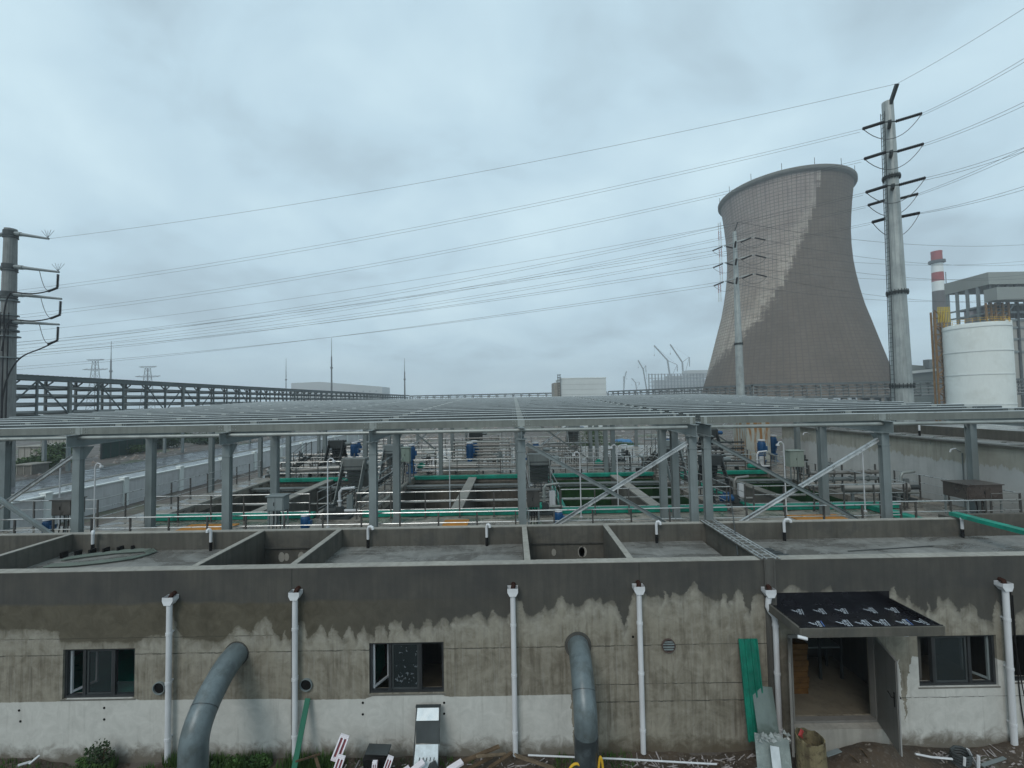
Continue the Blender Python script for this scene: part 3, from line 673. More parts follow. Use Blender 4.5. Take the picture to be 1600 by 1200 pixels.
# ============================================================ RAILINGS
def rail(pts,label,group='tubular guard railings on the deck',h=1.1,sp=1.35,z=ZD,nr=3,name='guard_railing',topmat=None):
    t=thing(name,label,'railing',(pts[0][0],pts[0][1],z if len(pts[0])<3 else pts[0][2]),group)
    pts=[Vector((p[0],p[1],p[2] if len(p)>2 else z)) for p in pts]
    for k in range(nr):
        zz2=h*(1-k/nr) if k<nr else .1
        m=MB()
        for a,b in zip(pts,pts[1:]): m.tube([a+Vector((0,0,zz2)),b+Vector((0,0,zz2))],.024 if k==0 else .017,6)
        m.build('top_rail' if k==0 else 'mid_rail',topmat or RAILM,t)
    pm=None
    for a,b in zip(pts,pts[1:]):
        L=(b-a).length; n=max(1,round(L/sp))
        for k in range(n+1):
            if k==0 and a is not pts[0]: continue
            p=a+(b-a)*k/n
            if pm is None:
                m=MB(); m.box(p.x-.025,p.x+.025,p.y-.025,p.y+.025,p.z,p.z+h); m.box(p.x-.06,p.x+.06,p.y-.06,p.y+.06,p.z,p.z+.012)
                pm=m.build('post',POSTM,t); p0=p
            else:
                c=pm.copy(); COL.objects.link(c); c.parent=t; c.location=pm.location+(p-p0)
    return t
rail([(-24,15.25),(13.4,15.25)],'long guard railing behind the rear parapet of the front roofs')
rail([(13.0,15.6),(19.2,15.6)],'guard railing behind the front right roof, passing the steel cabinet')
rail([(-23.9,18.25),(-17.3,18.25),(-17.3,30)],'railing round the left edge of the deck above the white boundary wall')
rail([(-15.7,18.7),(-8.7,18.7)],'railing in front of the leftmost tank',nr=3)
rail([(-6.7,18.7),(.6,18.7)],'railing in front of the tank left of centre')
rail([(2.0,18.7),(9.2,18.7)],'railing in front of the tank right of centre')
rail([(10.2,18.7),(16.6,18.7)],'railing in front of the rightmost tank')
rail([(-15.8,28.95),(-8.6,28.95)],'railing behind the leftmost tank')
rail([(-6.6,28.95),(.6,28.95)],'railing behind the tank left of centre')
rail([(2.0,28.95),(9.2,28.95)],'railing behind the tank right of centre')
rail([(10.2,28.95),(16.6,28.95)],'railing behind the rightmost tank')
rail([(-8.5,19,ZD),(-8.5,28.6,ZD)],'railing along the right side of the leftmost tank')
rail([(-6.7,19.2,ZD),(-6.7,24,ZD),(-6.7,28.4,ZD+.9)],'railing along the left side of the tank left of centre')
rail([(.7,19.2),(.7,28.6)],'railing along the right side of the tank left of centre')
rail([(2.0,19.2),(2.0,28.6)],'railing along the left side of the tank right of centre')
rail([(9.3,19.2),(9.3,28.6)],'railing along the right side of the tank right of centre')
rail([(10.1,19.2),(10.1,28.6)],'railing along the left side of the rightmost tank')
rail([(16.9,18.9),(16.9,33)],'railing on the right of the rightmost tank near the pale side wall')
rail([(-17,33.5),(-7,33.5)],'railing across the rear deck, left part')
rail([(-6,33.5),(3.5,33.5)],'railing across the rear deck, middle part')
rail([(5,33.5),(16,33.5)],'railing across the rear deck, right part')
rail([(-16,45.6),(18,45.6)],'railing along the far edge of the deck',sp=1.8)
rail([(-17,31.2),(-9,31.2)],'railing between the leftmost tank and the rear deck')
rail([(-5.4,35.6),(5,35.6)],'railing across the rear deck behind the stacked pipes')
rail([(2,31.4),(9.6,31.4)],'second railing behind the tank right of centre')
rail([(10.6,32.6),(18,32.6)],'second railing behind the rightmost tank')
rail([(-16,39),(6,39)],'far railing across the rear pits',sp=1.6)
rail([(-8.3,29,ZD),(-8.3,33.4,ZD)],'short railing running back between the two left tanks')
rail([(4.2,29,ZD),(4.2,35.5,ZD)],'short railing running back behind the tank right of centre')
rail([(-14.6,36.2),(-9.4,36.2),(-9.4,43.6)],'railing round the far left pit')
rail([(18.0,16.6),(19.1,16.6),(19.1,22)],'short railing between the steel cabinet and the pale side wall')
# stairs / raised walkways with sloping rails
def stairs(x0,x1,y0,y1,z0,z1,label):
    t=thing('deck_stairs',label,'stairs',(x0,y0,z0),'small steel stairs on the deck'); n=7
    for s in (0,.8):
        m=MB(); o=Vector((0,s,0)); m.bar(Vector((x0,y0,z0))+o,Vector((x1,y1,z1))+o,.04,.18); m.build('stringer',GREYD,t)
    for k in range(n):
        f=(k+.5)/n; m=MB(); x=x0+(x1-x0)*f; y=y0+(y1-y0)*f; z=z0+(z1-z0)*f; m.box(x-.12,x+.12,y+.03,y+.77,z-.015,z+.015); m.build('tread',GALVD,t)
    for s in (0,.8):
        for hh in (.5,1.0):
            m=MB(); m.tube([(x0,y0+s,z0+hh),(x1,y1+s,z1+hh)],.018,6); m.build('handrail',GREYP,t)
        for f in (0,.5,1): m=MB(); x=x0+(x1-x0)*f; y=y0+(y1-y0)*f+s; z=z0+(z1-z0)*f; m.bar((x,y,z),(x,y,z+1.0),.04,.04); m.build('post',POSTM,t)
    return t
stairs(-15.9,-14.2,30.0,30.0,ZD,ZD+1.3,'dark steel stairs rising to the right at the far left of the deck')
stairs(-14.5,-12.8,31.3,31.3,ZD,ZD+1.3,'dark steel stairs behind the far left stairs, beside a column')
stairs(-7.9,-6.9,21.0,24.5,ZD,ZD+.9,'steel stairs between the two left tanks')
stairs(8.7,9.9,29.6,29.6,ZD,ZD+1.2,'steel stairs between the two right tanks')

# ============================================================ STEEL ROOFS
def hroof(y): return CZ-.64+.033*(y-15)     # purlin top
RY=[15,18,29,34.6,45]
def steel_roof(name,label,cols,xl,xr,braces):
    t=thing('steel_roof_frame',label,'roof frame',((xl+xr)/2,15,0),'open steel roof frames over the tanks')
    for j,y in enumerate(RY):
        for x in cols:
            zt=hroof(y)-.26-.43; base=ZD if x>-17.3 or y<18.5 else 0
            if j==1 and abs(x+20)<.1: x=-20.9
            m=MB(); w_,d_=(.26,.25) if j!=0 else (.25,.19)
            m.box(x-w_/2,x+w_/2,y-d_/2,y-d_/2+.022,base+.03,zt); m.box(x-w_/2,x+w_/2,y+d_/2-.022,y+d_/2,base+.03,zt); m.box(x-w_/2+.03,x-w_/2+.05,y-d_/2+.022,y+d_/2-.022,base+.03,zt); m.box(x+w_/2-.05,x+w_/2-.03,y-d_/2+.022,y+d_/2-.022,base+.03,zt)
            m.box(x-w_/2-.08,x+w_/2+.08,y-d_/2-.08,y+d_/2+.08,base,base+.03); m.box(x-w_/2-.05,x+w_/2+.05,y-d_/2-.06,y+d_/2+.06,zt,zt+.025)
            c_=m.build('column',GREYP,t)
            m=MB()   # gussets under the cap
            if j==0:
                m.poly([(x-.01,y+d_/2,zt-.02),(x-.01,y+d_/2+.45,zt-.02),(x-.01,y+d_/2,zt-.6)],(.02,0,0))
                m.box(x-w_/2-.03,x+w_/2+.03,y-d_/2-.02,y+d_/2+.02,zt-.42,zt-.4)
            else:
                for s in (-1,1): m.poly([(x+s*w_/2,y-.02,zt),(x+s*(w_/2+.16),y-.02,zt),(x+s*w_/2,y-.02,zt-.26)],(0,.04,0))
            m.build('gusset',GREYP,c_)
    for x in cols:
        for y0_,y1_ in zip(RY,RY[1:]):
            za,zb=hroof(y0_)-.26-.215,hroof(y1_)-.26-.215
            m=MB(); m.ibar((x,y0_-(.42 if y0_==15 else -.2),za),(x,y1_-.0+(.2 if y1_!=45 else .4),zb),.2,.40,.014); m.build('rafter',GREYP,t)
            
    y=15.0; rr=random.Random(3)
    k=0
    while y<=45.1:
        zt=hroof(y); m=MB(); 
        m.box(xl,xr,y-.008,y+.0,zt-.26,zt-.022); m.box(xl,xr,y+.014,y+.085,zt-.008,zt); m.box(xl,xr,y,y+.085,zt-.26,zt-.252); m.box(xl,xr,y+.077,y+.085,zt-.03,zt-.008)
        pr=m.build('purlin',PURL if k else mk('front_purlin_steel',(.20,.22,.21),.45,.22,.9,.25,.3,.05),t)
        m=MB(); m.add([(xl,y-.008,zt-.022),(xr,y-.008,zt-.022),(xr,y+.014,zt),(xl,y+.014,zt)],[(0,1,2,3)]); m.build('rolled_edge',PURL_GLINT,pr)
        m=MB()
        for x in cols:
            m.box(x-.05,x+.05,y-.02,y-.009,zt-.3,zt-.02)
            for q in (-.28,-.2,.2,.28): m.box(x+q-.015,x+q+.015,y-.022,y-.009,zt-.09,zt-.06); m.box(x+q-.015,x+q+.015,y-.022,y-.009,zt-.2,zt-.17)
            if x<xr-.6 and x>xl+.6: m.box(x-.12,x+.12,y-.0115,y-.0085,zt-.24,zt-.02)
        m.build('splice_plate',GALV,pr)
        k+=1; y+=1.5
    # sag rods between purlins
    xs=sorted(cols); 
    for a,b in zip(xs,xs[1:]):
        if b-a<1: continue
        for f in (.36,.68):
            x=a+(b-a)*f; m=MB()
            for q in range(20):
                ya=15+q*1.5
                if (q+int(f*3))%3==0 or q<2: m.tube([(x-.12,ya,hroof(ya)-.06),(x+.12,ya+1.5,hroof(ya+1.5)-.1)],.014,5)
            m.build('sag_rod',GALV,t)
    for j,y in enumerate(RY):
        zt=hroof(y)-.26-.12; m=MB()
        m.tube([(xl+.3,y-.02,zt),(xr-.3,y-.02,zt)],.062,10); m.build('tie_pipe',GALV if j==0 else GALVD,t)
    for (xa,xb,y) in braces:
        zt=hroof(y)-.26-.62; zb=ZD+.12
        for (p,q,o) in (((xa+.15,y-.04,zt),(xb-.15,y-.04,zb),-.06),((xb-.15,y+.06,zt),(xa+.15,y+.06,zb),.08)):
            m=MB(); P0=Vector(p);P1=Vector(q); d=(P1-P0).normalized(); nn=Vector((-d.z,0,d.x))
            m.bar(P0+nn*.04,P1+nn*.04,.012,.11,up=nn); m.bar(P0-nn*.012,P1-nn*.012,.10,.012,up=nn); m.bar(P0+nn*.095,P1+nn*.095,.10,.012,up=nn); m.build('brace',FL if o>0 else GREYP,t)
    return t
steel_roof('a','open grey steel roof frame left of the double columns, on many slim columns',[-20,-14.9,-9.8,-4.8,.29,6.13],-26,6.28,[(-20,-14.9,15),(.29,6.13,15),(-9.8,-4.8,34.6),(.29,6.13,34.6)])
steel_roof('b','shorter open grey steel roof frame right of the double columns',[6.62,12.7,18.85],6.46,20.2,[(6.62,12.7,15),(12.7,18.85,34.6)])

# ============================================================ SIDE BLOCK ON THE RIGHT
sb=thing('side_block','pale rendered concrete block with streaked wall behind the right columns','building',(22,24,0))
m=MB(); m.box(19.4,19.7,8.5,31.5,0,6.12); m.build('side_wall',SIDEM,sb)
m=MB(); m.box(19.25,19.75,8.5,31.55,6.12,6.2); m.build('eave_ledge',CONC,sb)
m=MB(); m.box(19.7,34,8.5,31.5,5.9,6.13); m.build('side_roof',SLAB,sb)
m=MB(); m.box(22,22.2,8.5,31.5,6.13,6.58); m.build('roof_upstand',BPM,sb)
m=MB(); m.box(19.7,34,31.2,31.5,0,6.1); m.build('end_wall',CONC,sb)
m=MB(); 
for y in (13,16.5,20.2,24,28): m.tube([(19.3,y,6.1),(19.28,y,5.95)],.012,6)
m.build('drip_stub',GREYP,sb)
m=MB(); m.tube([(19.37,18.9,ZD),(19.37,18.9,5.7)],.02,6); m.build('conduit',GREYP,sb)
for py,px,lab in ((681,1437,''),):
    p=PZ(px,py,6.13); m=MB(); m.tube([(p.x,p.y,6.13),(p.x,p.y,6.4)],.05,10); v_=m.build('vent_pipe',BLACK,sb); m=MB(); m.tube([(p.x,p.y,6.38),(p.x,p.y,6.72),(p.x+.06,p.y,6.8),(p.x+.16,p.y,6.8),(p.x+.2,p.y,6.72)],.045,10); m.build('vent_bend',WHITEP,v_)
for (px,py,Y) in ((1497,694,19.0),(1262,676,28.5)):
    z=P(px,py,19.4/((px-800)/F)).z; m=MB(); m.tube([(19.38,Y,5.75),(19.1,Y-.1,5.9),(18.9,Y-.1,5.86),(18.85,Y-.1,5.75)],.03,8); m.build('wall_lamp_bracket',WHITEP,sb)
# rust-stained filter tower at the end of the wall
t=thing('rust_stained_tank','short pale tank with orange rust stains at the far end of the side wall','tank',(18,31,ZD))
def rs_mat():
    m=NT('rust_streaked'); a=m.noise(m.mapv(m.pos,(2.2,2.2,.25)),1.5,6,.6); m.base(m.mix(m.ramp(a,.45,.56),(.40,.42,.38),(.30,.15,.05))); m.rough(.7); return m.m
m=MB(); m.box(16.9,18.6,31.6,33.5,ZD,6.6); m.build('tank_body',rs_mat(),t); m=MB(); m.box(16.8,18.7,31.5,33.6,6.6,6.7); m.build('tank_lid',CONC,t)

# ============================================================ DECK EQUIPMENT
def cabinet(px0,px1,py0,py1,D,label,mat,legs=True,group='control cabinets on the deck',dep=None):
    a=P(px0,py1,D); b=P(px1,py0,D); x0,x1,z0,z1=a.x,b.x,a.z,b.z; dep=dep or (x1-x0)*.7
    t=thing('control_cabinet',label,'cabinet',((x0+x1)/2,D+dep/2,ZD),group)
    m=MB(); m.box(x0,x1,D,D+dep,z0,z1); m.build('housing',mat,t,bevel=.01)
    m=MB(); m.box(x0-.04,x1+.04,D-.05,D+dep+.03,z1+.001,z1+.035); m.build('rain_cap',mat,t)
    m=MB(); m.box(x0+.03,(x0+x1)/2-.006,D-.018,D-.002,z0+.03,z1-.03); dd=m.build('cabinet_door',mat,t)
    m=MB(); m.box((x0+x1)/2+.006,x1-.03,D-.018,D-.002,z0+.03,z1-.03); m.build('cabinet_door',mat,t)
    m=MB(); m.box((x0+x1)/2-.05,(x0+x1)/2-.03,D-.035,D-.018,(z0+z1)/2-.06,(z0+z1)/2+.06); m.build('handle',BLACK,dd)
    if z0>ZD+.1:
        for x in (x0+.04,x1-.04):
            for y in (D+.04,D+dep-.04): m=MB(); m.box(x-.025,x+.025,y-.025,y+.025,ZD,z0); m.build('leg',GREYP,t)
        m=MB(); 
        for k in range(3): xx=x0+(x1-x0)*(.3+.2*k); m.tube([(xx,D+.1,z0),(xx+.03,D+.08,z0-.3),(xx-.05+.04*k,D+.05,ZD+.1),(xx-.1,D-.1,ZD+.02)],.018,6)
        m.build('cable',BLACK,t)
CABD=mk('weathered_steel_cabinet',(.12,.115,.11),.35,.2,3,.3,.3,.05)
cabinet(80,112,782,806,15.7,'grey steel cabinet on legs beside the leftmost braced column',CABD)
cabinet(417,443,776,799,15.6,'square grey cabinet on legs at the railing above the left light well',GREYP)
cabinet(824,843,767,793,15.8,'tall grey steel cabinet on legs right of the centre column',CABD)
cabinet(1512,1566,758,781,16.6,'wide brownish steel cabinet on legs in front of the pale side wall',mk('brown_steel_cabinet',(.15,.13,.125),.3,.15,2,.5,.1,.03))
cabinet(1235,1256,705,730,24.5,'pale green cabinet raised near the far end of the side wall',mk('pale_green_cabinet',(.30,.36,.33),.5,.08,2,0,.1,.02))
cabinet(627,640,700,722,26.5,'pale green cabinet on a stand between the two left tanks',mk('pale_green_cabinet2',(.26,.34,.31),.5,.08,2,0,.1,.02))
def pump(x,y,label,h=1.9,r=.22,z=ZD,group='tall blue vertical pumps on the rear deck'):
    t=thing('vertical_pump',label,'pump',(x,y,z),group); s=h/1.9
    m=MB(); m.lathe([(0,0),(r*1.9,0),(r*1.9,.06),(r*1.2,.08),(r*1.1,.5*s),(r*1.5,.5*s),(r*1.5,.56*s),(r*.9,.58*s),(r*.9,.8*s),(r*1.3,.82*s),(r*1.3,.88*s),(0,.88*s)],(x,y,z),20); m.build('pump_head',BLUE,t)
    m=MB(); m.lathe([(r*1.1,.88*s),(r*1.15,.9*s),(r*1.15,1.7*s),(r*.9,1.78*s),(0,1.8*s)],(x,y,z),20)
    for k in range(16):
        a=2*math.pi*k/16; ca,sa=math.cos(a),math.sin(a); m.bar((x+ca*r*1.2,y+sa*r*1.2,z+.95*s),(x+ca*r*1.2,y+sa*r*1.2,z+1.65*s),.012,r*.2,up=(ca,sa,0))
    mo=m.build('motor',BLUE,t)
    m=MB(); m.lathe([(0,1.82*s),(r*1.25,1.80*s),(r*1.2,1.88*s),(0,1.9*s)],(x,y,z),20); m.build('fan_cover',WHITEP,mo)
    m=MB(); m.box(x+r*1.1,x+r*1.8,y-.1,y+.1,z+1.15*s,z+1.45*s); m.build('terminal_box',BLUE,mo)
    m=MB(); m.box(x-.5,x+.5,y-.5,y+.5,z-.0,z+.0); 
    return t
for i,(px,D,lab) in enumerate(((553,33,'blue vertical pump behind the leftmost tank'),(559,37.5,'blue vertical pump behind the first one at the left'),(643,30.6,'blue vertical pump next to the pale green cabinet'),(734,31.5,'left one of the close pair of blue vertical pumps'),(741,32.8,'right one of the close pair of blue vertical pumps'),(837,30.8,'blue vertical pump just right of the centre column'),(1046,33,'blue vertical pump seen between the double columns'),(1190,29.8,'blue vertical pump left of the far green cabinet'),(1208,33,'blue vertical pump behind the rightmost tank'))):
    p=P(px,700,D); pump(p.x,D,lab,2.0 if i!=1 else 1.7,.2)
for px,lab in ((75,'small blue valve actuator below the leftmost cabinet'),(477,'small blue valve actuator left of the second front column'),(873,'small blue valve actuator below the crossed braces')):
    p=P(px,820,15.9); pump(p.x,15.9,lab,.95,.12,group='small blue valve actuators at the front railing')
def pedestal(x0,x1,y0,y1,h,label,mat=None):
    m=MB(); m.box(x0,x1,y0,y1,ZD,ZD+h); m.box(x0-.05,x1+.05,y0-.05,y1+.05,ZD+h,ZD+h+.06); tag(m.build('plinth',mat or CONCL,bevel=.015),label,'plinth','concrete machine plinths on the rear deck')
pedestal(-5,-2.6,30.2,31.4,.55,'long pale plinth left of the pair of blue pumps'); pedestal(-11.6,-10.6,33.6,34.4,.8,'pale plinth behind the leftmost tank'); pedestal(.9,1.9,30.1,31.2,.6,'pale plinth under the pump by the centre column'); pedestal(9.6,10.3,31,32.2,.7,'pale plinth behind the double columns')
def manifold(x0,x1,y,n,z0,label,mat=GALV,r=.06,dz=.22):
    t=thing('pipe_manifold',label,'pipes',((x0+x1)/2,y,ZD),'horizontal pipe manifolds on the rear deck')
    for k in range(n):
        m=MB(); z=z0+k*dz; yy=y+.12*(k%2); m.tube([(x0,yy,z),(x1,yy,z)],r,8); 
        for q in range(int((x1-x0)/.9)+1): xx=x0+.3+q*.9; (m.tube([(xx,yy,z),(xx+.06,yy,z)],r*1.5,8) if xx<x1-.1 else None)
        m.build('pipe',mat if k%2 else STAIN,t)
    q=x0+.1
    while q<=x1: 
        m=MB(); m.box(q-.03,q+.03,y+.2,y+.26,ZD,z0+n*dz); m.build('stand',POSTM,t); q+=(x1-x0-.2)/max(2,int((x1-x0)/1.5))
manifold(-4.4,-.2,31.9,8,ZD+.4,'broad stack of horizontal pipes between the pair of blue pumps and the centre column')
manifold(-3.9,-1.1,35.5,7,ZD+.6,'farther stack of pipes behind the first, left of the centre column',GALVD)
manifold(-9.6,-5.6,32.0,6,ZD+.3,'stack of pipes behind the walkway between the two left tanks')
manifold(2.4,5.2,35.2,6,ZD+.3,'stack of pipes right of the centre column, on the rear deck',GALVD)
manifold(12.4,16.2,30.6,8,ZD+.2,'stack of dark pipes behind the rightmost tank',GREYD)
manifold(15.0,18.6,22.2,3,ZD+.3,'low pipes by the foot of the side wall',GREYP,.1,.35)
manifold(-16.4,-13.4,33.2,5,ZD+.2,'pipes beside the far left stairs',GREYD)
# bar screen machines standing on the walkways between tanks
def screen(x,y,label,mat=GALVD,rz=0,k=1.0):
    t=thing('screen_machine',label,'machine',(x,y,ZD),'inclined screening machines between the tanks')
    def L(*a): return a
    w_=.5*k
    for s in (-w_,w_):
        m=MB(); m.poly([(x+s-.02,y-.9*k,ZD),(x+s-.02,y-.5*k,ZD),(x+s-.02,y+.9*k,ZD+2.2*k),(x+s-.02,y+.55*k,ZD+2.35*k)],(.04,0,0)); m.build('side_frame',mat,t)
    m=MB()
    for q in range(14): f=q/14; m.box(x-w_+.03,x+w_-.03,y-.8*k+f*1.45*k,y-.76*k+f*1.45*k,ZD+.1+f*2.1*k,ZD+.14+f*2.1*k)
    m.build('screen_grid',GREYD,t)
    m=MB(); m.box(x-w_-.08,x+w_+.08,y+.45*k,y+1.0*k,ZD+1.75*k,ZD+2.3*k); m.build('hood',mat,t,bevel=.02)
    m=MB(); m.tube([(x+w_+.06,y+.7*k,ZD+2.05*k),(x+w_+.45,y+.7*k,ZD+2.05*k)],.13*k,14); m.tube([(x+w_+.45,y+.7*k,ZD+2.05*k),(x+w_+.5,y+.7*k,ZD+2.05*k)],.10*k,14); m.build('gear_motor',BLUE if k>1 else GREYP,t)
    m=MB(); m.poly([(x-w_,y+1.0*k,ZD+1.8*k),(x-w_,y+1.35*k,ZD+1.0*k),(x-w_,y+1.35*k,ZD+.8*k),(x-w_,y+1.0*k,ZD+1.4*k)],(2*w_,0,0)); m.build('chute',mat,t)
screen(-7.6,20.3,'nearest screening machine between the two left tanks'); screen(-7.5,26.6,'farther screening machine between the two left tanks',GREYP)
screen(1.25,20.8,'screening machine on the walkway right of the centre column',GALVD); screen(1.3,26.5,'farther screening machine behind the centre column',STAIN,0,.9)
screen(9.75,21,'dark screening machine between the two right tanks',GREYD,0,.9); screen(9.7,26.4,'farther dark machine between the two right tanks',GREYP)
screen(-12.6,30.6,'screening machine behind the leftmost tank',GREYD); screen(14.6,31.9,'machine at the rear right of the deck',GREYD,0,1.1)
screen(-3.3,38,'far machine in the rear deck left of the centre column',GREYD); screen(5.6,40,'far machine in the rear deck right of the centre column',GREYP,0,1.1)
def screw_conv(a,b,r,label):
    t=thing('screw_conveyor',label,'conveyor',a,'covered screw conveyors'); a=Vector(a);b=Vector(b)
    m=MB(); m.tube([a,b],r,14); m.build('trough',STAIN,t); d=(b-a).normalized()
    m=MB(); m.tube([b,b+d*.4],r*.5,12); m.build('gear_motor',GREYD,t)
    for f in (.15,.85): p=a+(b-a)*f; m=MB(); m.box(p.x-.05,p.x+.05,p.y-.05,p.y+.05,ZD,p.z-r+.02); m.build('leg',GREYP,t)
screw_conv((15.2,20.3,ZD+.6),(17.6,19.6,ZD+.75),.22,'dark grey covered conveyor near the foot of the side wall'); screw_conv((-14.9,20.3+9.4,ZD+.4),(-11.8,29.9,ZD+.55),.2,'covered conveyor behind the leftmost tank')
# green channels
m=MB(); m.box(13.62,13.88,8.9,13.8,4.47,4.50); m.box(13.62,13.65,8.9,13.8,4.5,4.58); m.box(13.85,13.88,8.9,13.8,4.5,4.58); m.box(13.65,13.85,8.9,13.8,4.56,4.578)
t=m.build('green_cable_tray',GREENF); tag(t,'green cable tray crossing the right hand roof towards the viewer','cable tray')
m=MB(); m.box(15.1,15.5,14.4,19.0,ZD+.03,ZD+.22); tag(m.build('green_cable_tray',GREENF),'green cable tray lying on the deck behind the right hand roof','cable tray')
# thin pale lamp posts with curled tops
for px,yt,yb,D,lab in ((512,716,815,17.5,'slim white lamp post between the two left tanks'),(703,706,780,21.5,'slim white lamp post over the tank left of centre'),(147,724,820,17.6,'slim lamp post behind the second front column from the left'),(93,718,780,19.8,'slim lamp post by the white boundary wall'),(908,706,805,18.4,'slim white lamp post right of the centre column'),(966,695,786,20,'slim lamp post behind the crossed braces'),(1229,690,806,18.2,'slim lamp post left of the right hand column'),(1352,705,800,18.5,'slim lamp post beside the braced right column')):
    a=P(px,yb,D); b=P(px,yt,D); base=ZD if D<19 or px>600 else 0
    if px in(703,966,): base=2.3
    if px==93: base=0
    t=thing('lamp_post',lab,'lamp post',(a.x,D,base),'slim white lamp posts'); s=1 if px<600 else -1
    m=MB(); m.tube([(a.x,D,base),(a.x,D,b.z-.18)],.026,8); m.tube([(a.x,D,base),(a.x,D,base+.04)],.07,8); m.build('pole',WHITEP,t)
    m=MB(); m.tube([(a.x,D,b.z-.2),(a.x+.02*s,D,b.z-.08),(a.x+.10*s,D,b.z),(a.x+.2*s,D,b.z-.02),(a.x+.24*s,D,b.z-.10)],.026,8); m.build('curled_arm',WHITEP,t)
    m=MB(); m.lathe([(0,0),(.06,-.0),(.075,-.07),(0,-.09)],(a.x+.25*s,D,b.z-.09),12); m.build('lamp_head',WHITEP,t)
# loose bundle on the left roof
m=MB()
for k in range(5):
    pts=[PZ(x_+k*3,y_-k*1.1,ZR+.05) for x_,y_ in ((68,886),(110,884),(160,879),(205,873),(232,866),(226,861),(180,864),(130,870),(95,875))]
    m.tube(pts,.022,6)
t=m.build('conduit_bundle',mk('green_grey_conduit',(.13,.17,.155),.5,.2,3,0,0,0)); tag(t,'loose bundle of green grey conduit lying on the leftmost roof','conduit bundle')
for k in range(6):
    p=PZ(100+k*22,870-k*2.2,ZR+.02); m=MB(); m.box(p.x-.03,p.x+.03,p.y-.1,p.y+.1,ZR+.01,ZR+.17); c=m.build('clamp',BLACK,t)
a_=PZ(1325,861,ZR+.02); b_=PZ(1458,853,ZR+.02); m=MB(); m.tube([a_,b_],.012,6); tag(m.build('steel_rod',GREYD),'thin dark rod lying on the right hand roof','rod')
m=MB(); m.tube([(6.0+1.0,13.9,5.0),(6.25,10.62,4.42)],.012,6); 
a_=P(1143,786,15.1); b_=P(1153,868,11.0); m=MB(); m.tube([a_,b_],.014,6); tag(m.build('leaning_rod',GREYD),'thin rod leaning against the railing by the roof joint','rod')
m=MB()
for k in range(4): m.box(6.75+k*.05,7.3+k*.04,12.4-k*.32,12.6-k*.32,ZR+.02,ZR+.10+.03*k)
tag(m.build('offcut_pile',GREYD),'small pile of dark metal offcuts beside the roof joint','scrap')

# gate valves with stems, along the channels
def gate(x,y,h,label,mat=GREYD):
    t=thing('gate_valve',label,'valve',(x,y,ZD),'upright gate valve stands on the deck')
    m=MB(); m.box(x-.2,x+.2,y-.04,y+.04,ZD,ZD+.05); m.box(x-.2,x-.14,y-.03,y+.03,ZD+.05,ZD+h*.6); m.box(x+.14,x+.2,y-.03,y+.03,ZD+.05,ZD+h*.6); m.box(x-.24,x+.24,y-.06,y+.06,ZD+h*.6,ZD+h*.66); m.build('yoke',mat,t)
    m=MB(); m.tube([(x,y,ZD+.1),(x,y,ZD+h)],.025,8); m.build('stem',STAIN,t)
    m=MB(); m.tube([(x,y,ZD+h*.66),(x,y,ZD+h*.84)],.11,12); m.tube([(x-.22,y,ZD+h*.75),(x+.1,y,ZD+h*.75)],.07,10); m.build('gearbox',mat,t)
    m=MB(); m.lathe([(.2,-.015),(.225,0),(.2,.015),(.185,0),(.2,-.015)],(x-.3,y,ZD+h*.75),16); m.bar((x-.5,y,ZD+h*.75),(x-.1,y,ZD+h*.75),.025,.025); m.build('handwheel',mat,t)
for i,(x,y,h,lab) in enumerate(((-15.6,32.2,1.6,'gate valve stand left of all the others, by the far left stairs'),(-10.9,30.0,1.5,'gate valve stand behind the right half of the leftmost tank'),(-9.0,30.6,1.7,'gate valve stand where the leftmost tank ends'),(-5.8,30.2,1.4,'gate valve stand left of the long pale plinth'),(-.9,30.0,1.7,'gate valve stand just left of the centre column'),(3.4,30.1,1.5,'gate valve stand behind the left half of the tank right of centre'),(7.9,30.4,1.6,'gate valve stand before the double columns at the rear'),(11.2,30.0,1.6,'gate valve stand behind the left edge of the rightmost tank'),(13.4,29.8,1.8,'gate valve stand behind the middle of the rightmost tank'),(17.9,27,1.5,'gate valve stand near the far part of the side wall'),(17.8,24.6,1.4,'gate valve stand near the middle of the side wall'),(9.8,23.6,1.6,'gate valve stand on the walkway between the two right tanks'),(1.3,23.6,1.5,'gate valve stand on the walkway right of the centre column'),(-7.5,23.3,1.6,'gate valve stand on the walkway between the two left tanks'))): gate(x,y,h,lab,(GREYD,GREYP,STAIN)[i%3])
for i,(a,b,y,lab) in enumerate(((-16.5,-8.9,29.6,'low double pipe run behind the leftmost tank'),(-6.2,.2,29.7,'low double pipe run behind the tank left of centre'),(2.3,8.8,29.6,'low double pipe run behind the tank right of centre'),(10.4,17.6,29.4,'low double pipe run behind the rightmost tank'))):
    t=thing('pipe_run',lab,'pipes',((a+b)/2,y,ZD),'low pipe runs behind the tanks')
    for k in range(2): m=MB(); m.tube([(a,y+.3*k,ZD+.3+.15*k),(b,y+.3*k,ZD+.3+.15*k),(b,y+.3*k,ZD+.9),(b-.3,y+.3*k,ZD+1.05)],.07,8); m.build('pipe',STAIN if k else GREYP,t)
    for k in range(4): x=a+.4+k*(b-a-.8)/3; m=MB(); m.box(x-.04,x+.04,y-.05,y+.4,ZD,ZD+.22); m.build('pipe_support',GREYD,t)

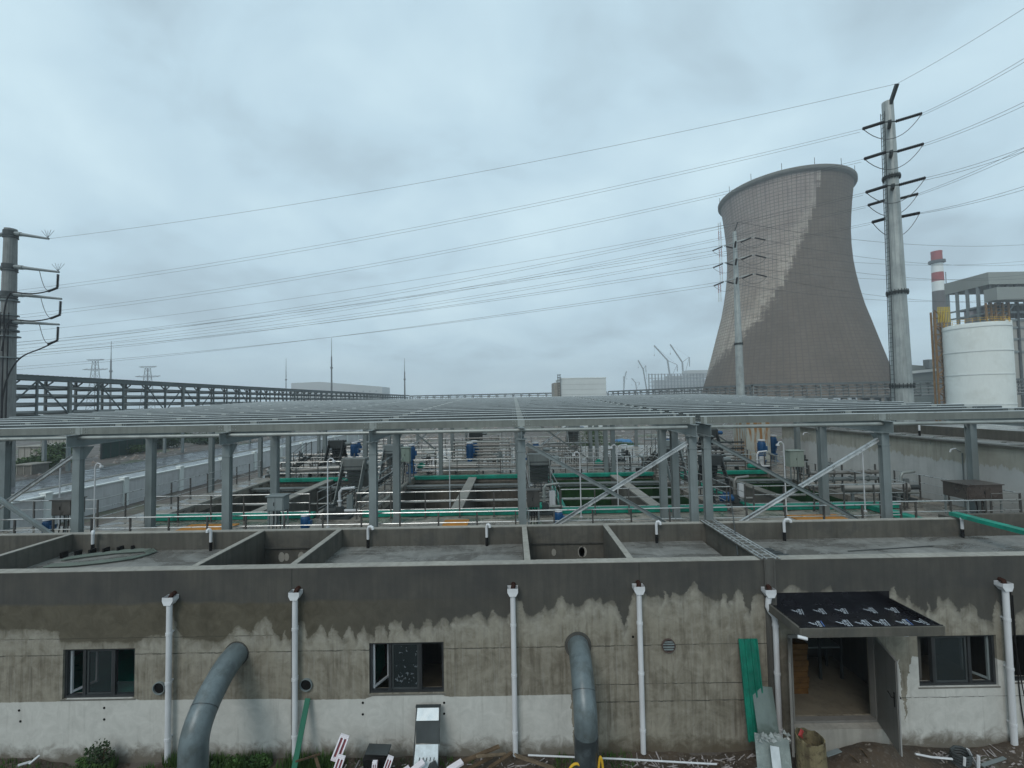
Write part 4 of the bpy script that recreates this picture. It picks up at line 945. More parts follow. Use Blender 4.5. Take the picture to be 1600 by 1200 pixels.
def skid(x,y,label,k=0,z=ZD):
    t=thing('pump_skid',label,'pump set',(x,y,z),'small pump sets on steel bases')
    mats=(GREYP,BLUE,GREYD,GREENF)
    m=MB(); m.box(x-.6,x+.6,y-.25,y+.25,z,z+.1); m.build('base_frame',GREYD,t)
    m=MB(); m.tube([(x-.5,y,z+.34),(x+.0,y,z+.34)],.16,14); m.tube([(x-.56,y,z+.34),(x-.5,y,z+.34)],.12,14); m.box(x-.4,x-.15,y-.1,y+.1,z+.48,z+.6); m.build('motor',mats[k%4],t)
    m=MB(); m.tube([(x+.1,y-.12,z+.32),(x+.1,y+.12,z+.32)],.2,16); m.tube([(x+.0,y,z+.34),(x+.1,y,z+.34)],.04,8); m.build('pump_casing',GREYD,t)
    m=MB(); m.tube([(x+.1,y,z+.5),(x+.1,y,z+1.1),(x+.2,y,z+1.25),(x+.75,y,z+1.3)],.06,10); m.tube([(x+.1,y,z+.72),(x+.1,y,z+.76)],.11,10); m.tube([(x+.3,y,z+.32),(x+.9,y,z+.32)],.06,10); m.build('pipework',(GALV,STAIN,WHITEP)[k%3],t)
    m=MB(); m.box(x+.35,x+.6,y+.12,y+.25,z+.1,z+.95); m.build('local_panel',(GREYP,WHITEP)[k%2],t)
for i,(x,y,lab) in enumerate(((-16.4,30.2,'pump set left of the far left stairs'),(-12.6,34.6,'pump set in front of the far left pit'),(-9.0,34.8,'pump set right of the far left pit'),(-6.3,31.3,'pump set left of the pair of blue pumps'),(-1.6,34.3,'pump set before the far middle pit'),(1.2,33.0,'pump set behind the centre column'),(3.0,37.2,'pump set on the rear deck right of the middle pit'),(6.4,31.5,'pump set left of the double columns at the rear'),(8.2,34.4,'pump set behind the double columns'),(11.6,31.6,'pump set behind the rightmost tank, left one'),(12.9,34.5,'pump set behind the rightmost tank, far one'),(16.0,28.9,'pump set at the far right corner of the rightmost tank'),(17.9,20.4,'pump set near the steel cabinet by the side wall'),(9.9,19.9,'pump set at the near end of the walkway between the right tanks'),(-7.6,18.9,'pump set at the near end of the walkway between the left tanks'),(1.2,19.0,'pump set at the near end of the walkway right of the centre column'))): skid(x,y,lab,i)
def cage_ladder(x,y,h,label):
    t=thing('access_ladder',label,'ladder',(x,y,ZD),'steel access ladders on the rear deck')
    for s in (-.22,.22): m=MB(); m.box(x+s-.02,x+s+.02,y-.02,y+.02,ZD,ZD+h); m.build('rail',GALV,t)
    for k in range(int(h/.3)): m=MB(); m.box(x-.2,x+.2,y-.012,y+.012,ZD+.2+k*.3,ZD+.225+k*.3); m.build('rung',GALV,t)
    m=MB(); m.box(x-.6,x+.6,y+.05,y+.9,ZD+h-1.0,ZD+h-.95); m.build('platform',GALVD,t)
    for s in (-.55,.55): m=MB(); m.box(x+s-.02,x+s+.02,y+.8,y+.84,ZD,ZD+h); m.build('platform_post',POSTM,t)
for x,y,h,lab in ((-10.2,31.8,2.4,'access ladder behind the leftmost tank'),(-.3,32.6,2.6,'access ladder just left of the centre column'),(5.4,33.9,2.5,'access ladder behind the tank right of centre'),(10.9,33.6,2.7,'access ladder behind the rightmost tank')): cage_ladder(x,y,h,lab)
# ============================================================ LEFT: BOUNDARY WALL, VERGE, SHEDS
t=thing('boundary_wall','long white rendered boundary wall with pillars beside the wet road','wall',(-33,10,0))
m=MB(); m.box(-33.12,-33,4,110,0,2.1); m.build('wall_panel',mk('white_render',(.50,.50,.50),.8,.08,.4,0,.25,.05,(.36,.35,.34),.5),t)
m=MB(); m.box(-33.2,-32.92,4,110,2.1,2.2); m.build('coping',WHITEM,t)
y=6
while y<110: m=MB(); m.box(-33.25,-32.85,y,y+.45,0,2.32); m.box(-33.3,-32.8,y-.05,y+.5,2.32,2.4); m.build('pillar',WHITEM,t); y+=6.2
def foliage(m, c, rx, ry, rz, n, s, rr):
    for _ in range(n):
        while True:
            u=Vector((rr.uniform(-1,1),rr.uniform(-1,1),rr.uniform(-1,1)))
            if .25<u.length<1: break
        if mnoise.noise(Vector((u.x*2.2+c[0],u.y*2.2+c[1],u.z*2.2)))<-.18: continue
        p=Vector((c[0]+u.x*rx,c[1]+u.y*ry,c[2]+max(-.9,u.z)*rz)); 
        if p.z<0.02: p.z=abs(p.z)
        a=Vector((rr.uniform(-1,1),rr.uniform(-1,1),rr.uniform(-.3,1))).normalized(); b=a.orthogonal().normalized()*s*rr.uniform(.5,1.3); a=a*s*rr.uniform(.6,1.4)
        m.add([p-a*.5,p+b*.4,p+a*.5,p-b*.4],[(0,1,2,3)])
def bush(x,y,rx,ry,rz,n,s,label,mat=LEAF,cat='bush',group='bushes on waste ground',name='bush',z=0):
    rr=random.Random(int(x*13+y*7)); t=thing(name,label,cat,(x,y,z),group)
    m=MB()
    for k in range(5): foliage(m,(x+rr.uniform(-.5,.5)*rx,y+rr.uniform(-.5,.5)*ry,z+rz*rr.uniform(.4,.75)),rx*.6,ry*.6,rz*.6,n//5,s,rr)
    m.build('leaves',mat,t)
    m=MB()
    for k in range(6): a=rr.uniform(0,6.28); m.tube([(x,y,z),(x+math.cos(a)*rx*.35,y+math.sin(a)*ry*.35,z+rz*.9)],[.05*s*4,.01],5)
    m.build('stem',WOOD,t); return t
def at(px,py,z=0): return PZ(px,py,z)
for i,(px,py,rx,ry,rz,lab) in enumerate(((88,724,4.5,4,2.4,'large green bush beyond the road, left of the first braced column'),(60,735,4,3,1.6,'low bush beside the grey sheds beyond the road'),(205,708,5,3,1.2,'low bush in front of the dark green fence'),(258,700,4,3,2.2,'bush right of the dark green fence'),(330,694,5,3,1.7,'bush on the far verge behind the second column'),(275,692,7,3,2.6,'long bush on the far verge'),(930,706,2.6,2.4,3.2,'round bright green bush behind the centre of the deck'),(975,704,3,2,1.2,'low weeds beside the blue tarp'),(905,702,2,1.5,1.0,'low weeds left of the round bush'))):
    p=at(px,py); bush(p.x,p.y,rx,ry,rz,2600,.32 if i<6 else .22,lab,mk('bush_leaf_%d'%i,(.05,.095,.03) if i not in(3,4,5) else (.03,.065,.03),.6,.4,1.5,0,0,0))
p=at(975,700); t=thing('tarp_covered_stack','low stack under a blue tarp behind the round bush','tarp',(p.x,p.y,0))
m=MB(); vs=[];fs=[]
for j in range(9):
    for i in range(13): x=p.x-2.6+i*.42; y=p.y-1+j*.4; e_=min(i,12-i)/3; f_=min(j,8-j)/2; vs.append((x,y,min(1,e_)*min(1,f_)*1.3+mnoise.noise(Vector((x,y,0)))*.25+.05))
for j in range(8):
    for i in range(12): q=j*13+i; fs.append((q,q+1,q+14,q+13))
m.add(vs,fs,True); m.build('tarp_sheet',TARP,t)
m=MB(); m.box(p.x-2,p.x+1.8,p.y-.5,p.y+1.6,0,.8); m.build('stack',WOOD,t)
def shed(px0,px1,pyb,h,dep,label,mat,roof):
    a=at(px0,pyb); b=P(px1,pyb,a.y); t=thing('site_shed',label,'shed',((a.x+b.x)/2,a.y,0),'sheds beyond the road')
    m=MB(); m.box(a.x,b.x,a.y,a.y+dep,0,h); m.build('shed_wall',mat,t)
    m=MB(); m.box(a.x-.2,b.x+.2,a.y-.2,a.y+dep+.2,h,h+.12); m.build('shed_roof',roof,t)
    xx=a.x
    while xx<b.x-.1: m=MB(); m.box(xx,xx+.08,a.y-.05,a.y-.003,0,h-.02); m.build('wall_rib',roof,t); xx+=.9
shed(28,64,726,2.6,5,'pale grey site shed beyond the road at the far left',CONCL,CONCL); shed(26,50,742,1.2,2,'low pale block stack in front of the far left shed',CONC,CONCL)
shed(64,112,693,1.6,4,'low pale stack of panels beyond the road',CONCL,CONC)
a=at(158,718); b=at(252,700); t=thing('green_fence','dark green mesh covered fence on the far verge','fence',(a.x,a.y,0))
m=MB(); m.bar((a.x,a.y,1.5),(b.x,b.y,1.5),.06,3.0); m.build('fence_panel',mk('fence_green',(.018,.06,.05),.7,.3,1,0,.4,0),t)
for k in range(9): f=k/8; q=a+(b-a)*f; m=MB(); m.box(q.x-.08,q.x+.08,q.y-.12,q.y+.04,0,3.15); m.build('fence_post',GREYD,t)
# rubble
m=MB(); rr=random.Random(11)
for _ in range(5200):
    x=rr.uniform(-75,60); y=rr.uniform(48,135)
    if -58<x<-33 : continue
    if mnoise.noise(Vector((x*.06,y*.06,0)))+rr.uniform(-.3,.3)<.02: continue
    s=rr.uniform(.08,.42)*(1.0 if rr.random()>.06 else 2.3); a=rr.uniform(0,3.14); c,sn=math.cos(a)*s,math.sin(a)*s; h=s*rr.uniform(.3,.9)
    m.add([(x-c,y-sn,0),(x+sn,y-c,0),(x+c,y+sn,0),(x-sn,y+c*.8,0),(x+rr.uniform(-.3,.3)*s,y+rr.uniform(-.3,.3)*s,h)],[(0,1,4),(1,2,4),(2,3,4),(3,0,4)])
tag(m.build('rubble',mk('rubble_stone',(.22,.19,.17),.85,.5,.6,0,0,.2,(.42,.42,.42),.7)),'broken stone and rubble scattered over the waste ground behind the deck','rubble','rubble','stuff')

# ============================================================ PIPE RACKS
def rack(A,B,ztop,zbot,width,bay,label,colevery=5,npipe=4,grp='elevated pipe and cable racks',sc=1.0):
    A=Vector((A[0],A[1],0)); B=Vector((B[0],B[1],0)); L=(B-A).length; d=(B-A)/L; nrm=Vector((-d.y,d.x,0))
    if (A+nrm).length<A.length and (B+nrm).length<B.length: nrm=-nrm   # nrm points away from viewer
    t=thing('pipe_rack',label,'pipe rack',A,grp); n=max(2,int(L/bay)); H=ztop-zbot; r_=.13*sc
    m=MB(); m.bar(A+Vector((0,0,ztop-.28)),B+Vector((0,0,ztop-.28)),.22*sc,.55); m.build('top_chord',RACKM,t)
    m=MB(); m.bar(A+nrm*(width/2)+Vector((0,0,ztop+.03)),B+nrm*(width/2)+Vector((0,0,ztop+.03)),width+.4,.05); 
    for k in range(int(L/.6)): q=A+d*(k*.6)-nrm*.1; (m.bar(q+Vector((0,0,ztop+.06)),q+nrm*(width+.2)+Vector((0,0,ztop+.06)),.2,.05) if k<160 else None)
    m.build('tray_cover',RACKM,t)
    m=MB(); m.bar(A+Vector((0,0,zbot+.15)),B+Vector((0,0,zbot+.15)),.3*sc,.3); m.build('bottom_chord',RACKM,t)
    posts=[A+d*(k*L/n) for k in range(n+1)]
    rest=MB(); rest_b=MB()
    for k,q in enumerate(posts):
        big=k%colevery==0
        mm=MB() if k<90 else rest; w_=(.34 if big else .2)*sc
        mm.bar(q+Vector((0,0,zbot+.3)),q+Vector((0,0,ztop-.56)),w_,w_,up=nrm); 
        if k<90: mm.build('post',RACKM if not big else GALVD,t)
        if k<n and k%colevery!=2:
            mm=MB() if k<90 else rest_b; q2=posts[k+1]; a_,b_=(ztop-.6,zbot+.3) if k%2 else (zbot+.3,ztop-.6)
            mm.bar(q-nrm*.05+Vector((0,0,a_)),q2-nrm*.05+Vector((0,0,b_)),.13*sc,.13*sc); 
            if k<90: mm.build('diagonal_brace',RACKM,t)
    if rest.v: rest.build('post',RACKM,t)['kind']='stuff'
    if rest_b.v: rest_b.build('diagonal_brace',RACKM,t)['kind']='stuff'
    # rear truss
    m=MB(); m.bar(A+nrm*width+Vector((0,0,ztop-.28)),B+nrm*width+Vector((0,0,ztop-.28)),.2,.4); m.bar(A+nrm*width+Vector((0,0,zbot+.15)),B+nrm*width+Vector((0,0,zbot+.15)),.2,.3)
    for k,q in enumerate(posts):
        o=q+nrm*width; m.bar(o+Vector((0,0,zbot+.3)),o+Vector((0,0,ztop-.5)),.24*sc,.24*sc,up=nrm)
        m.bar(o+Vector((0,0,ztop-1.2)),o+d*.9+Vector((0,0,ztop-.5)),.14,.14); m.bar(o+Vector((0,0,ztop-1.2)),o-d*.9+Vector((0,0,ztop-.5)),.14,.14)
    m.build('rear_truss',RACKM,t)
    for lv in range(4):
        z=zbot+.55+lv*(H-1.6)/3.4
        rs_=MB()
        for qi,q in enumerate(posts):
            m=MB() if qi<24 else rs_; m.bar(q+Vector((0,0,z-.18)),q+nrm*width+Vector((0,0,z-.18)),.16,.16)
            if qi<24: m.build('cross_beam',RACKM,t)
        if rs_.v: rs_.build('cross_beam',RACKM,t)['kind']='stuff'
        for k in range(npipe):
            off=nrm*(.35+k*(width-.7)/max(1,npipe-1)); rr_=(.20,.11,.16,.09)[(k+lv)%4]
            m=MB(); m.tube([A+off+Vector((0,0,z+rr_-.08)),B+off+Vector((0,0,z+rr_-.08))],rr_,8); m.build('pipe',RACKP,t)
    for k in range(0,n+1,colevery*1):
        for o in (0,width): q=posts[k]+nrm*o; m=MB(); m.bar(q,q+Vector((0,0,zbot)),.35,.35,up=nrm); m.build('support_column',GREYP,t)
    return t
rack((-59,18),(-59,250),CZ+4.13,CZ-1.12,3.2,4.0,'long dark pipe rack running away along the road on the left',npipe=6)
rack((-58.8,251),(50,229),CZ+3.9,CZ-.9,3,4.5,'far pipe rack crossing behind the white box building',npipe=2)
rack((50.5,229),(84,153),CZ+4.1,CZ-1.0,3,4.2,'pipe rack slanting closer in front of the cooling tower',npipe=2)
rack((84.5,152.5),(215,130),CZ+4.2,CZ-1.0,3.2,4.2,'pipe rack passing behind the tall right hand pole and the white tank',npipe=3)

# ============================================================ STEEL MONOPOLES
POLEM=mk('galvanised_pole',(.36,.40,.41),.45,.22,.9,.3,.5,.03)
def pole_body(t,x,y,h,rb,rt,flanges):
    m=MB(); n=14; m.tube([(x,y,0),(x,y,h)],[rb,rt],n); 
    for i in range(len(m.sm)): m.sm[i]=False
    m.build('shaft',POLEM,t)
    for f in flanges:
        r=rb+(rt-rb)*f; z=h*f; m=MB(); m.tube([(x,y,z-.09),(x,y,z-.02)],r+.16,24); m.tube([(x,y,z+.02),(x,y,z+.09)],r+.16,24)
        for k in range(20): a=2*math.pi*k/20; m.tube([(x+math.cos(a)*(r+.1),y+math.sin(a)*(r+.1),z-.22),(x+math.cos(a)*(r+.1),y+math.sin(a)*(r+.1),z+.22)],.035,5)
        m.build('flange',GREYD,t)
def insul(t,a,b,r):
    a=Vector(a);b=Vector(b); n=15; pts=[];rs=[]
    for k in range(n*2+1): f=k/(n*2); pts.append(a+(b-a)*f); rs.append(r*(1 if k%2 else .45))
    m=MB(); m.tube(pts,rs,10); m.build('insulator_string',INSUL,t)
def sagline(a,b,sag,n=24): 
    a=Vector(a);b=Vector(b); return [a+(b-a)*(k/n)-Vector((0,0,4*sag*(k/n)*(1-k/n))) for k in range(n+1)]
def wire(a,b,sag,label,r=.014,n=24,group='overhead conductors',name='overhead_wire'):
    m=MB(); m.tube(sagline(a,b,sag,n),r,5); return tag(m.build(name,WIRE),label,'wire',group)
# tall pole on the right
DR=38; top=P(1386,160,DR); bx=P(1408,620,DR).x; px_=(P(1386,160,DR).x+P(1410,560,DR).x)/2
PX=P(1399,400,DR).x; HP=top.z
pr=thing('steel_monopole','tall galvanised steel power pole with dark insulators in front of the cooling tower','power pole',(PX,DR,0),'steel power poles')
pole_body(pr,PX,DR,HP,.84,.42,[.30,.50,.76] if False else [.262,.50,.80])
LL='parallel overhead wires from the tall right pole towards the left pole'; LRt='parallel overhead wires from the tall right pole leaving the view at the upper right'
# ground wire peak
pk=Vector((PX-.15,DR-1.2,P(1379,146,DR).z)); m=MB(); m.bar((PX,DR,HP-.8),pk,.22,.28); m.build('peak_arm',GREYD,pr)
tag_l='topmost overhead wire, from the peak of the tall right pole towards the left pole'
def jumper(t,a,b,drop):
    m=MB(); m.tube(sagline(a,b,drop,12),.03,5); m.build('jumper_cable',WIRE,t)
def left_end(py,D=47,px=70): return P(px,py,D)
# levels: (arm y px on the pole, insulator ends left (x,y), right (x,y))
wire(pk,P(76,373,47),1.2,tag_l,.014)
wire(pk,P(1720,-66,24),.25,'topmost overhead wire, from the peak of the tall right pole to the upper right')
levels=[(205,(1340,205),(1415,181),(1368,196),(1388,187),[(447,4),(456,2)],[(1700,28),(1700,40)]),
        (250,(1343,250),(1427,225),(1380,240),(1391,234),[(470,3),(478,2)],[(1700,108),(1700,114)]),
        (300,(1346,303),(1420,284),(1383,293),(1394,287),[(497,3),(508,3)],[(1700,190),(1700,196)])]
for li,(ya,l0,r0,l1,r1,le,re) in enumerate(levels):
    zc=P(1390,ya,DR).z
    for s in ((-1,) if li<2 else (-1,1)):
        tipz=zc-.25 if s<0 else zc+.1; tip=Vector((PX+s*1.45,DR+s*1.75,tipz))
        m=MB(); m.bar((PX+s*.2,DR+s*.25,zc+ .2),tip,.24,.30); m.build('cross_arm',GREYD if s<0 else POLEM,pr)
        li0=tip+Vector((-.5,0,-.03)); li1=tip+Vector((-2.3,.05,-.55)); ri0=tip+Vector((.5,0,.02)); ri1=tip+Vector((2.3,-.5,.35))
        if s>0: li1=tip+Vector((-2.1,.1,-.45)); ri1=tip+Vector((2.1,-.45,.3))
        m=MB(); m.tube([tip,li0],.05,6); m.tube([tip,ri0],.05,6); m.build('link',GREYD,pr)
        insul(pr,li0,li1,.14); insul(pr,ri0,ri1,.14); jumper(pr,li1,ri1,1.5)
        # bundled pair on each phase
        for q in (0,1):
            yv=le[0][0]+ (0 if s<0 else 10)+ (5 if q else 0) - (0 if li else 0)
            e_=P(-90,yv+li*14+20,51+s*2)
            wire(li1+Vector((0,q*.3,-.1*q)),e_,1.6+.15*li,LL,.012,24,'overhead wires between the tall right pole and the left pole')
            e2=P(re[0][0],re[0][1]+(0 if s<0 else -10)+(8 if q else 0),27+s*2); wire(ri1+Vector((0,q*.3,-.1*q)),e2,.3,LRt,.014,14,'overhead wires leaving the tall right pole to the right')
# fourth level, single strings
zc=P(1395,330,DR).z
for s,lx,rx in ((1,-1,1),):
    tip=Vector((PX+1.3,DR+1.6,zc)); m=MB(); m.bar((PX+.2,DR+.25,zc+.15),tip,.22,.26); m.build('cross_arm',POLEM,pr)
    insul(pr,tip+Vector((-.6,0,0)),tip+Vector((-1.8,.05,-.3)),.15); insul(pr,tip+Vector((.6,0,.1)),tip+Vector((2.3,-.3,.35)),.15); jumper(pr,tip+Vector((-1.8,.05,-.3)),tip+Vector((2.3,-.3,.35)),1.8)
    for q in (0,1):
        wire(tip+Vector((-1.8,q*.3,-.3-.1*q)),P(-90,558+q*5,53),1.8,LL,.012,24,'overhead wires between the tall right pole and the left pole')
        wire(tip+Vector((2.3,q*.3-.3,.35)),P(1700,257+q*8,27),.3,LRt,.014,14,'overhead wires leaving the tall right pole to the right')
# climbing ladder
m=MB(); 
for s in (-.2,.2): m.tube([(PX-1.0+0.0,DR-.1+s,4),(PX-.58,DR-.1+s,HP-1)],.03,6)
k=4.0
while k<HP-1: f=(k-4)/(HP-5); x=PX-1.0+.42*f; m.tube([(x,DR-.3,k),(x,DR+.1,k)],.018,5); k+=.4
m.build('climbing_ladder',GREYD,pr)
# mid pole in front of the cooling tower
DM=75; xm=P(1152,480,DM).x; zm=P(1149,362,DM).z
pm_=thing('steel_monopole','smaller distant steel power pole standing before the left side of the cooling tower','power pole',(xm,DM,0),'steel power poles')
pole_body(pm_,xm,DM,zm,.78,.30,[.20,.47])
m=MB(); m.bar((xm,DM,zm),(xm+.5,DM-.3,zm+1.6),.15,.15); m.build('peak_arm',GREYD,pm_)
LM='thin distant wires crossing the sky between the small pole and the left'
for li,ya in enumerate((378,405,434)):
    zc=P(1152,ya,DM).z
    for s in (-1,1):
        ex=xm+s*1.9+(.6); tip=Vector((ex,DM-s*1.2,zc+.3*s)); m=MB(); m.bar((xm,DM,zc),tip,.14,.16); m.build('cross_arm',POLEM,pm_)
        for u in (-1,1):
            b0=tip+Vector((u*.3,0,-.05)); b1=tip+Vector((u*1.9,-.4*u,-.65)); insul(pm_,b0,b1,.16)
            if u<0: wire(b1,P(-120,{0:546,1:564,2:582}[li]+(6 if s>0 else 0),105),2.0,LM,.026,24,'thin distant wires to the small pole')
            else: wire(b1,P(1700,{0:394,1:414,2:452}[li]+(9 if s>0 else 0),100),3.0,'thin distant wires running right from the small pole past the striped chimney',.026,20,'thin distant wires right of the cooling tower')
        jumper(pm_,tip+Vector((-1.9,.4,-.65)),tip+Vector((1.9,-.4,-.65)),1.1)
    a0=Vector((xm-.1,DM-.5,zc-.1)); insul(pm_,a0,a0+Vector((-.6,-.8,-1.3)),.15)
for q,(ya,yb) in enumerate(((352,372),)):
    wire(Vector((xm,DM,zm+1.5)),P(-120,532,105),2.4,'uppermost thin distant wire to the small pole',.024,24,'thin distant wires to the small pole')
    wire(Vector((xm+.5,DM-.3,zm+1.6)),P(1700,372,100),3,'uppermost thin distant wire running right of the cooling tower',.03,20,'thin distant wires right of the cooling tower')
# left pole
DL=47; xl_=P(15,430,DL).x; zl=P(15,358,DL).z
pl=thing('steel_monopole','thick steel power pole with four arms and bundled black cables at the left edge','power pole',(xl_,DL,0),'steel power poles')
LP=mk('grey_pole_paint',(.21,.225,.23),.5,.18,1.2,.2,.6,.05)
m=MB(); m.tube([(xl_,DL,0),(xl_,DL,zl)],[.82,.52],16); m.sm=[False]*len(m.sm); m.build('shaft',LP,pl)
for zf in (P(15,517,DL).z,): m=MB(); m.tube([(xl_,DL,zf-.1),(xl_,DL,zf+.1)],.86,24); m.build('flange',GREYD,pl)
for i,(y0_,y1_,x1_) in enumerate(((365,373,76),(417,425,92),(460,467,96),(503,507,92))):
    a=P(25,y0_,DL); b=P(x1_,y1_,DL); 
    m=MB(); dd=(b-a).normalized(); m.tube([a-dd*.4,a+(b-a)*.16],[.26,.24],8); m.tube([a+(b-a)*.16,b],[.20,.12],6); m.build('cross_arm',GREYP,pl)
    m=MB(); m.tube([(xl_,DL,a.z-.28),(xl_,DL,a.z+.28)],.62+.03*i,18); m.tube([(xl_,DL,a.z-.5),(xl_,DL,a.z-.4)],.64+.03*i,18); m.build('arm_collar',GREYD,pl)
    m=MB(); a2=Vector((2*xl_-a.x,a.y,a.z)); b2=Vector((2*xl_-b.x,b.y,b.z)); m.tube([a2,b2],[.22,.12],6); m.build('cross_arm',GREYP,pl)
    if i<2:
        m=MB()
        for q in range(5): m.tube([b+Vector((-.1,0,.1)),b+Vector((-.1+(q-2)*.35,.0,.9+.1*(q%2)))],.02,4)
        m.build('bird_spikes',GREYD,pl)
    if i>0:
        insul(pl,b+Vector((-.08,0,-.25)),b+Vector((-.12,0,-1.7)),.14)
        c=b+Vector((-.12,0,-1.75)); m=MB(); q=[c,c+Vector((-1.2,-.2,-.55)),c+Vector((-2.8,-.4,-.75)),Vector((xl_+1.2,DL-.8,c.z-.5)),Vector((xl_+.7,DL-.85,c.z-1.3)),Vector((xl_+.55,DL-1.0,c.z-4))] if i<3 else [c,c+Vector((-1.5,-.2,-.9)),c+Vector((-3.4,-.4,-1.6)),Vector((xl_+1.25,DL-.8,c.z-3.2)),Vector((xl_+.75,DL-1.0,c.z-5.5)),Vector((xl_+.75,DL-1.0,c.z-9))]
        m.tube(arcpath(q,5),.07,8); m.tube([c+Vector((0,0,0)),c+Vector((-.9,-.1,-.4))],.12,8); m.build('black_cable',BLACK,pl)
        m=MB(); m.tube(sagline(a+(b-a)*.55+Vector((0,0,-.15)),c+Vector((-1,0,-.3)),.5,8),.03,5); m.build('jumper_cable',WIRE,pl)
m=MB()
for k in range(6): a=R(-150+k*22); m.tube([(xl_+math.cos(a)*.95,DL+math.sin(a)*.95,0),(xl_+math.cos(a)*.8,DL+math.sin(a)*.8,P(15,490,DL).z)],.055,6)
m.build('cable_bundle',BLACK,pl)
for yb in (470,493,526,559): z=P(15,yb,DL).z; m=MB(); m.tube([(xl_,DL,z-.05),(xl_,DL,z+.05)],.99 if yb>500 else .84,18); m.build('cable_clamp',GREYP,pl)

# ============================================================ COOLING TOWER
TX,TY=145.4,227.0; TH=math.atan2(TX,TY)
def tower_mat():
    m=NT('cooling_tower_concrete'); s=m.n('ShaderNodeSeparateXYZ'); m.l(m.obj,s.inputs[0]); x,y,z=s.outputs
    ph=m.math('ARCTAN2',x,m.math('MULTIPLY',y,-1.0))
    u=m.math('MULTIPLY',ph,30.0); cv=m.n('ShaderNodeCombineXYZ'); m.l(u,cv.inputs[0]); m.l(z,cv.inputs[1])
    def brick(w,h,ms,off=.5,seed=0):
        b=m.n('ShaderNodeTexBrick'); b.offset=off; b.inputs['Scale'].default_value=1; b.inputs['Mortar Size'].default_value=ms; b.inputs['Mortar Smooth'].default_value=.3
        b.inputs['Brick Width'].default_value=w; b.inputs['Row Height'].default_value=h; b.inputs['Color1'].default_value=(0,0,0,1); b.inputs['Color2'].default_value=(1,1,1,1); b.inputs['Mortar'].default_value=(.5,.5,.5,1); m.l(cv.outputs[0],b.inputs[0]); return b
    bb=brick(1.9,1.6,.2,0); b2=brick(5.7,3.2,.3,.5)
    # snapped coordinates for the stepped stain edge
    qu=m.math('MULTIPLY',m.math('ROUND',m.math('DIVIDE',u,1.9)),1.9); qz=m.math('MULTIPLY',m.math('ROUND',m.math('DIVIDE',z,1.6)),1.6)
    cq=m.n('ShaderNodeCombineXYZ'); m.l(qu,cq.inputs[0]); m.l(qz,cq.inputs[1])
    nq=m.noise(cq.outputs[0],.16,5,.7); ns=m.noise(m.obj,.5,6,.7); nl=m.noise(m.obj,.06,5,.6)
    stv=m.n('ShaderNodeCombineXYZ'); m.l(u,stv.inputs[0]); m.l(m.math('MULTIPLY',z,.05),stv.inputs[1]); st=m.noise(stv.outputs[0],.6,5,.65)
    zc=curve_node(m,qu,[(-40,20),(-32,25),(-18,36),(-10,47),(-1,62),(6.3,80),(13,94),(16.5,113),(20,135),(30,138)],-40,30,140.0); edge=m.math('SUBTRACT',m.math('SUBTRACT',qz,zc),m.math('MULTIPLY',m.math('SUBTRACT',nq,.5),22.0))
    light=m.ramp(m.math('ADD',edge,m.math('MULTIPLY',m.math('SUBTRACT',ns,.5),14.0)),-2.0,2.5)
    pale=m.mix(m.ramp(nl,.35,.65),(.23,.19,.15),(.36,.31,.25)); pale=m.mix(m.ramp(z,55,100,0,.55),pale,(.205,.17,.165))
    pale=m.mix(m.math('MULTIPLY',m.ramp(bb.outputs['Fac'],0,1),m.ramp(ns,.3,.6,.15,.85)),pale,(.07,.055,.058))
    pale=m.mix(m.math('MULTIPLY',m.ramp(b2.outputs['Color'],0,1),m.ramp(ns,.5,.6,0,.45)),pale,(.32,.30,.27))
    pale=m.mix(m.math('MULTIPLY',m.ramp(st,.58,.68),m.ramp(z,70,110,0,.65)),pale,(.10,.075,.08))
    dark=m.mix(m.ramp(nl,.3,.7),(.095,.074,.057),(.14,.112,.087)); dark=m.mix(m.math('MULTIPLY',bb.outputs['Fac'],.5),dark,(.06,.05,.045)); dark=m.mix(m.ramp(st,.45,.7,0,.35),dark,(.075,.065,.055)); dark=m.mix(m.ramp(ns,.5,.7,0,.3),dark,(.18,.155,.13))
    nearedge=m.math('MULTIPLY',m.ramp(edge,18,0),m.ramp(m.noise(cq.outputs[0],.35,4,.8),.42,.6)); pale=m.mix(m.math('MULTIPLY',nearedge,.6),pale,(.40,.36,.30))
    pale=m.mix(m.math('MULTIPLY',m.ramp(m.noise(stv.outputs[0],.25,6,.8),.5,.6),.35),pale,(.13,.105,.09))
    col=m.mix(light,dark,pale)
    m.b.inputs['Specular IOR Level'].default_value=.15; m.base(col); m.rough(.85); return m.m
TM=tower_mat()
tw=thing('cooling_tower','huge hyperbolic concrete cooling tower with a stepped dark stain down its right side','cooling tower',(TX,TY,0),None,-TH)
prof=[(44.0,7),(43.2,9),(42.0,13),(39.9,20.5),(38.0,27.5),(36.0,35),(33.9,43),(31.6,51.5),(30.0,59.5),(28.8,67),(28.0,74),(27.6,82),(27.6,89),(28.0,96),(28.6,103),(29.4,110),(29.8,113.2)]
m=MB(); m.lathe(prof,(0,0,0),128); m.build('shell',TM,tw,local=True)
m=MB(); m.lathe([(r-.5,z) for r,z in prof],(0,0,0),96); m.build('inner_shell',CONCD,tw,local=True)
m=MB(); m.lathe([(29.8,112.3),(31.0,112.9),(31.2,113.2),(31.2,114.4),(31.0,114.6),(29.3,114.6),(29.2,112.5)],(0,0,0),128); m.build('rim_ring',mk('rim_concrete',(.17,.175,.165),.8,.2,.3,0,.4,0),tw,local=True)
m=MB()
for k in range(48):
    a=2*math.pi*k/48
    for s in (-1,1): m.bar((46.5*math.cos(a),46.5*math.sin(a),0),(43*math.cos(a+s*.065),43*math.sin(a+s*.065),7.4),.8,.8)
m.build('slanted_legs',CONC,tw,local=True)
m=MB(); 
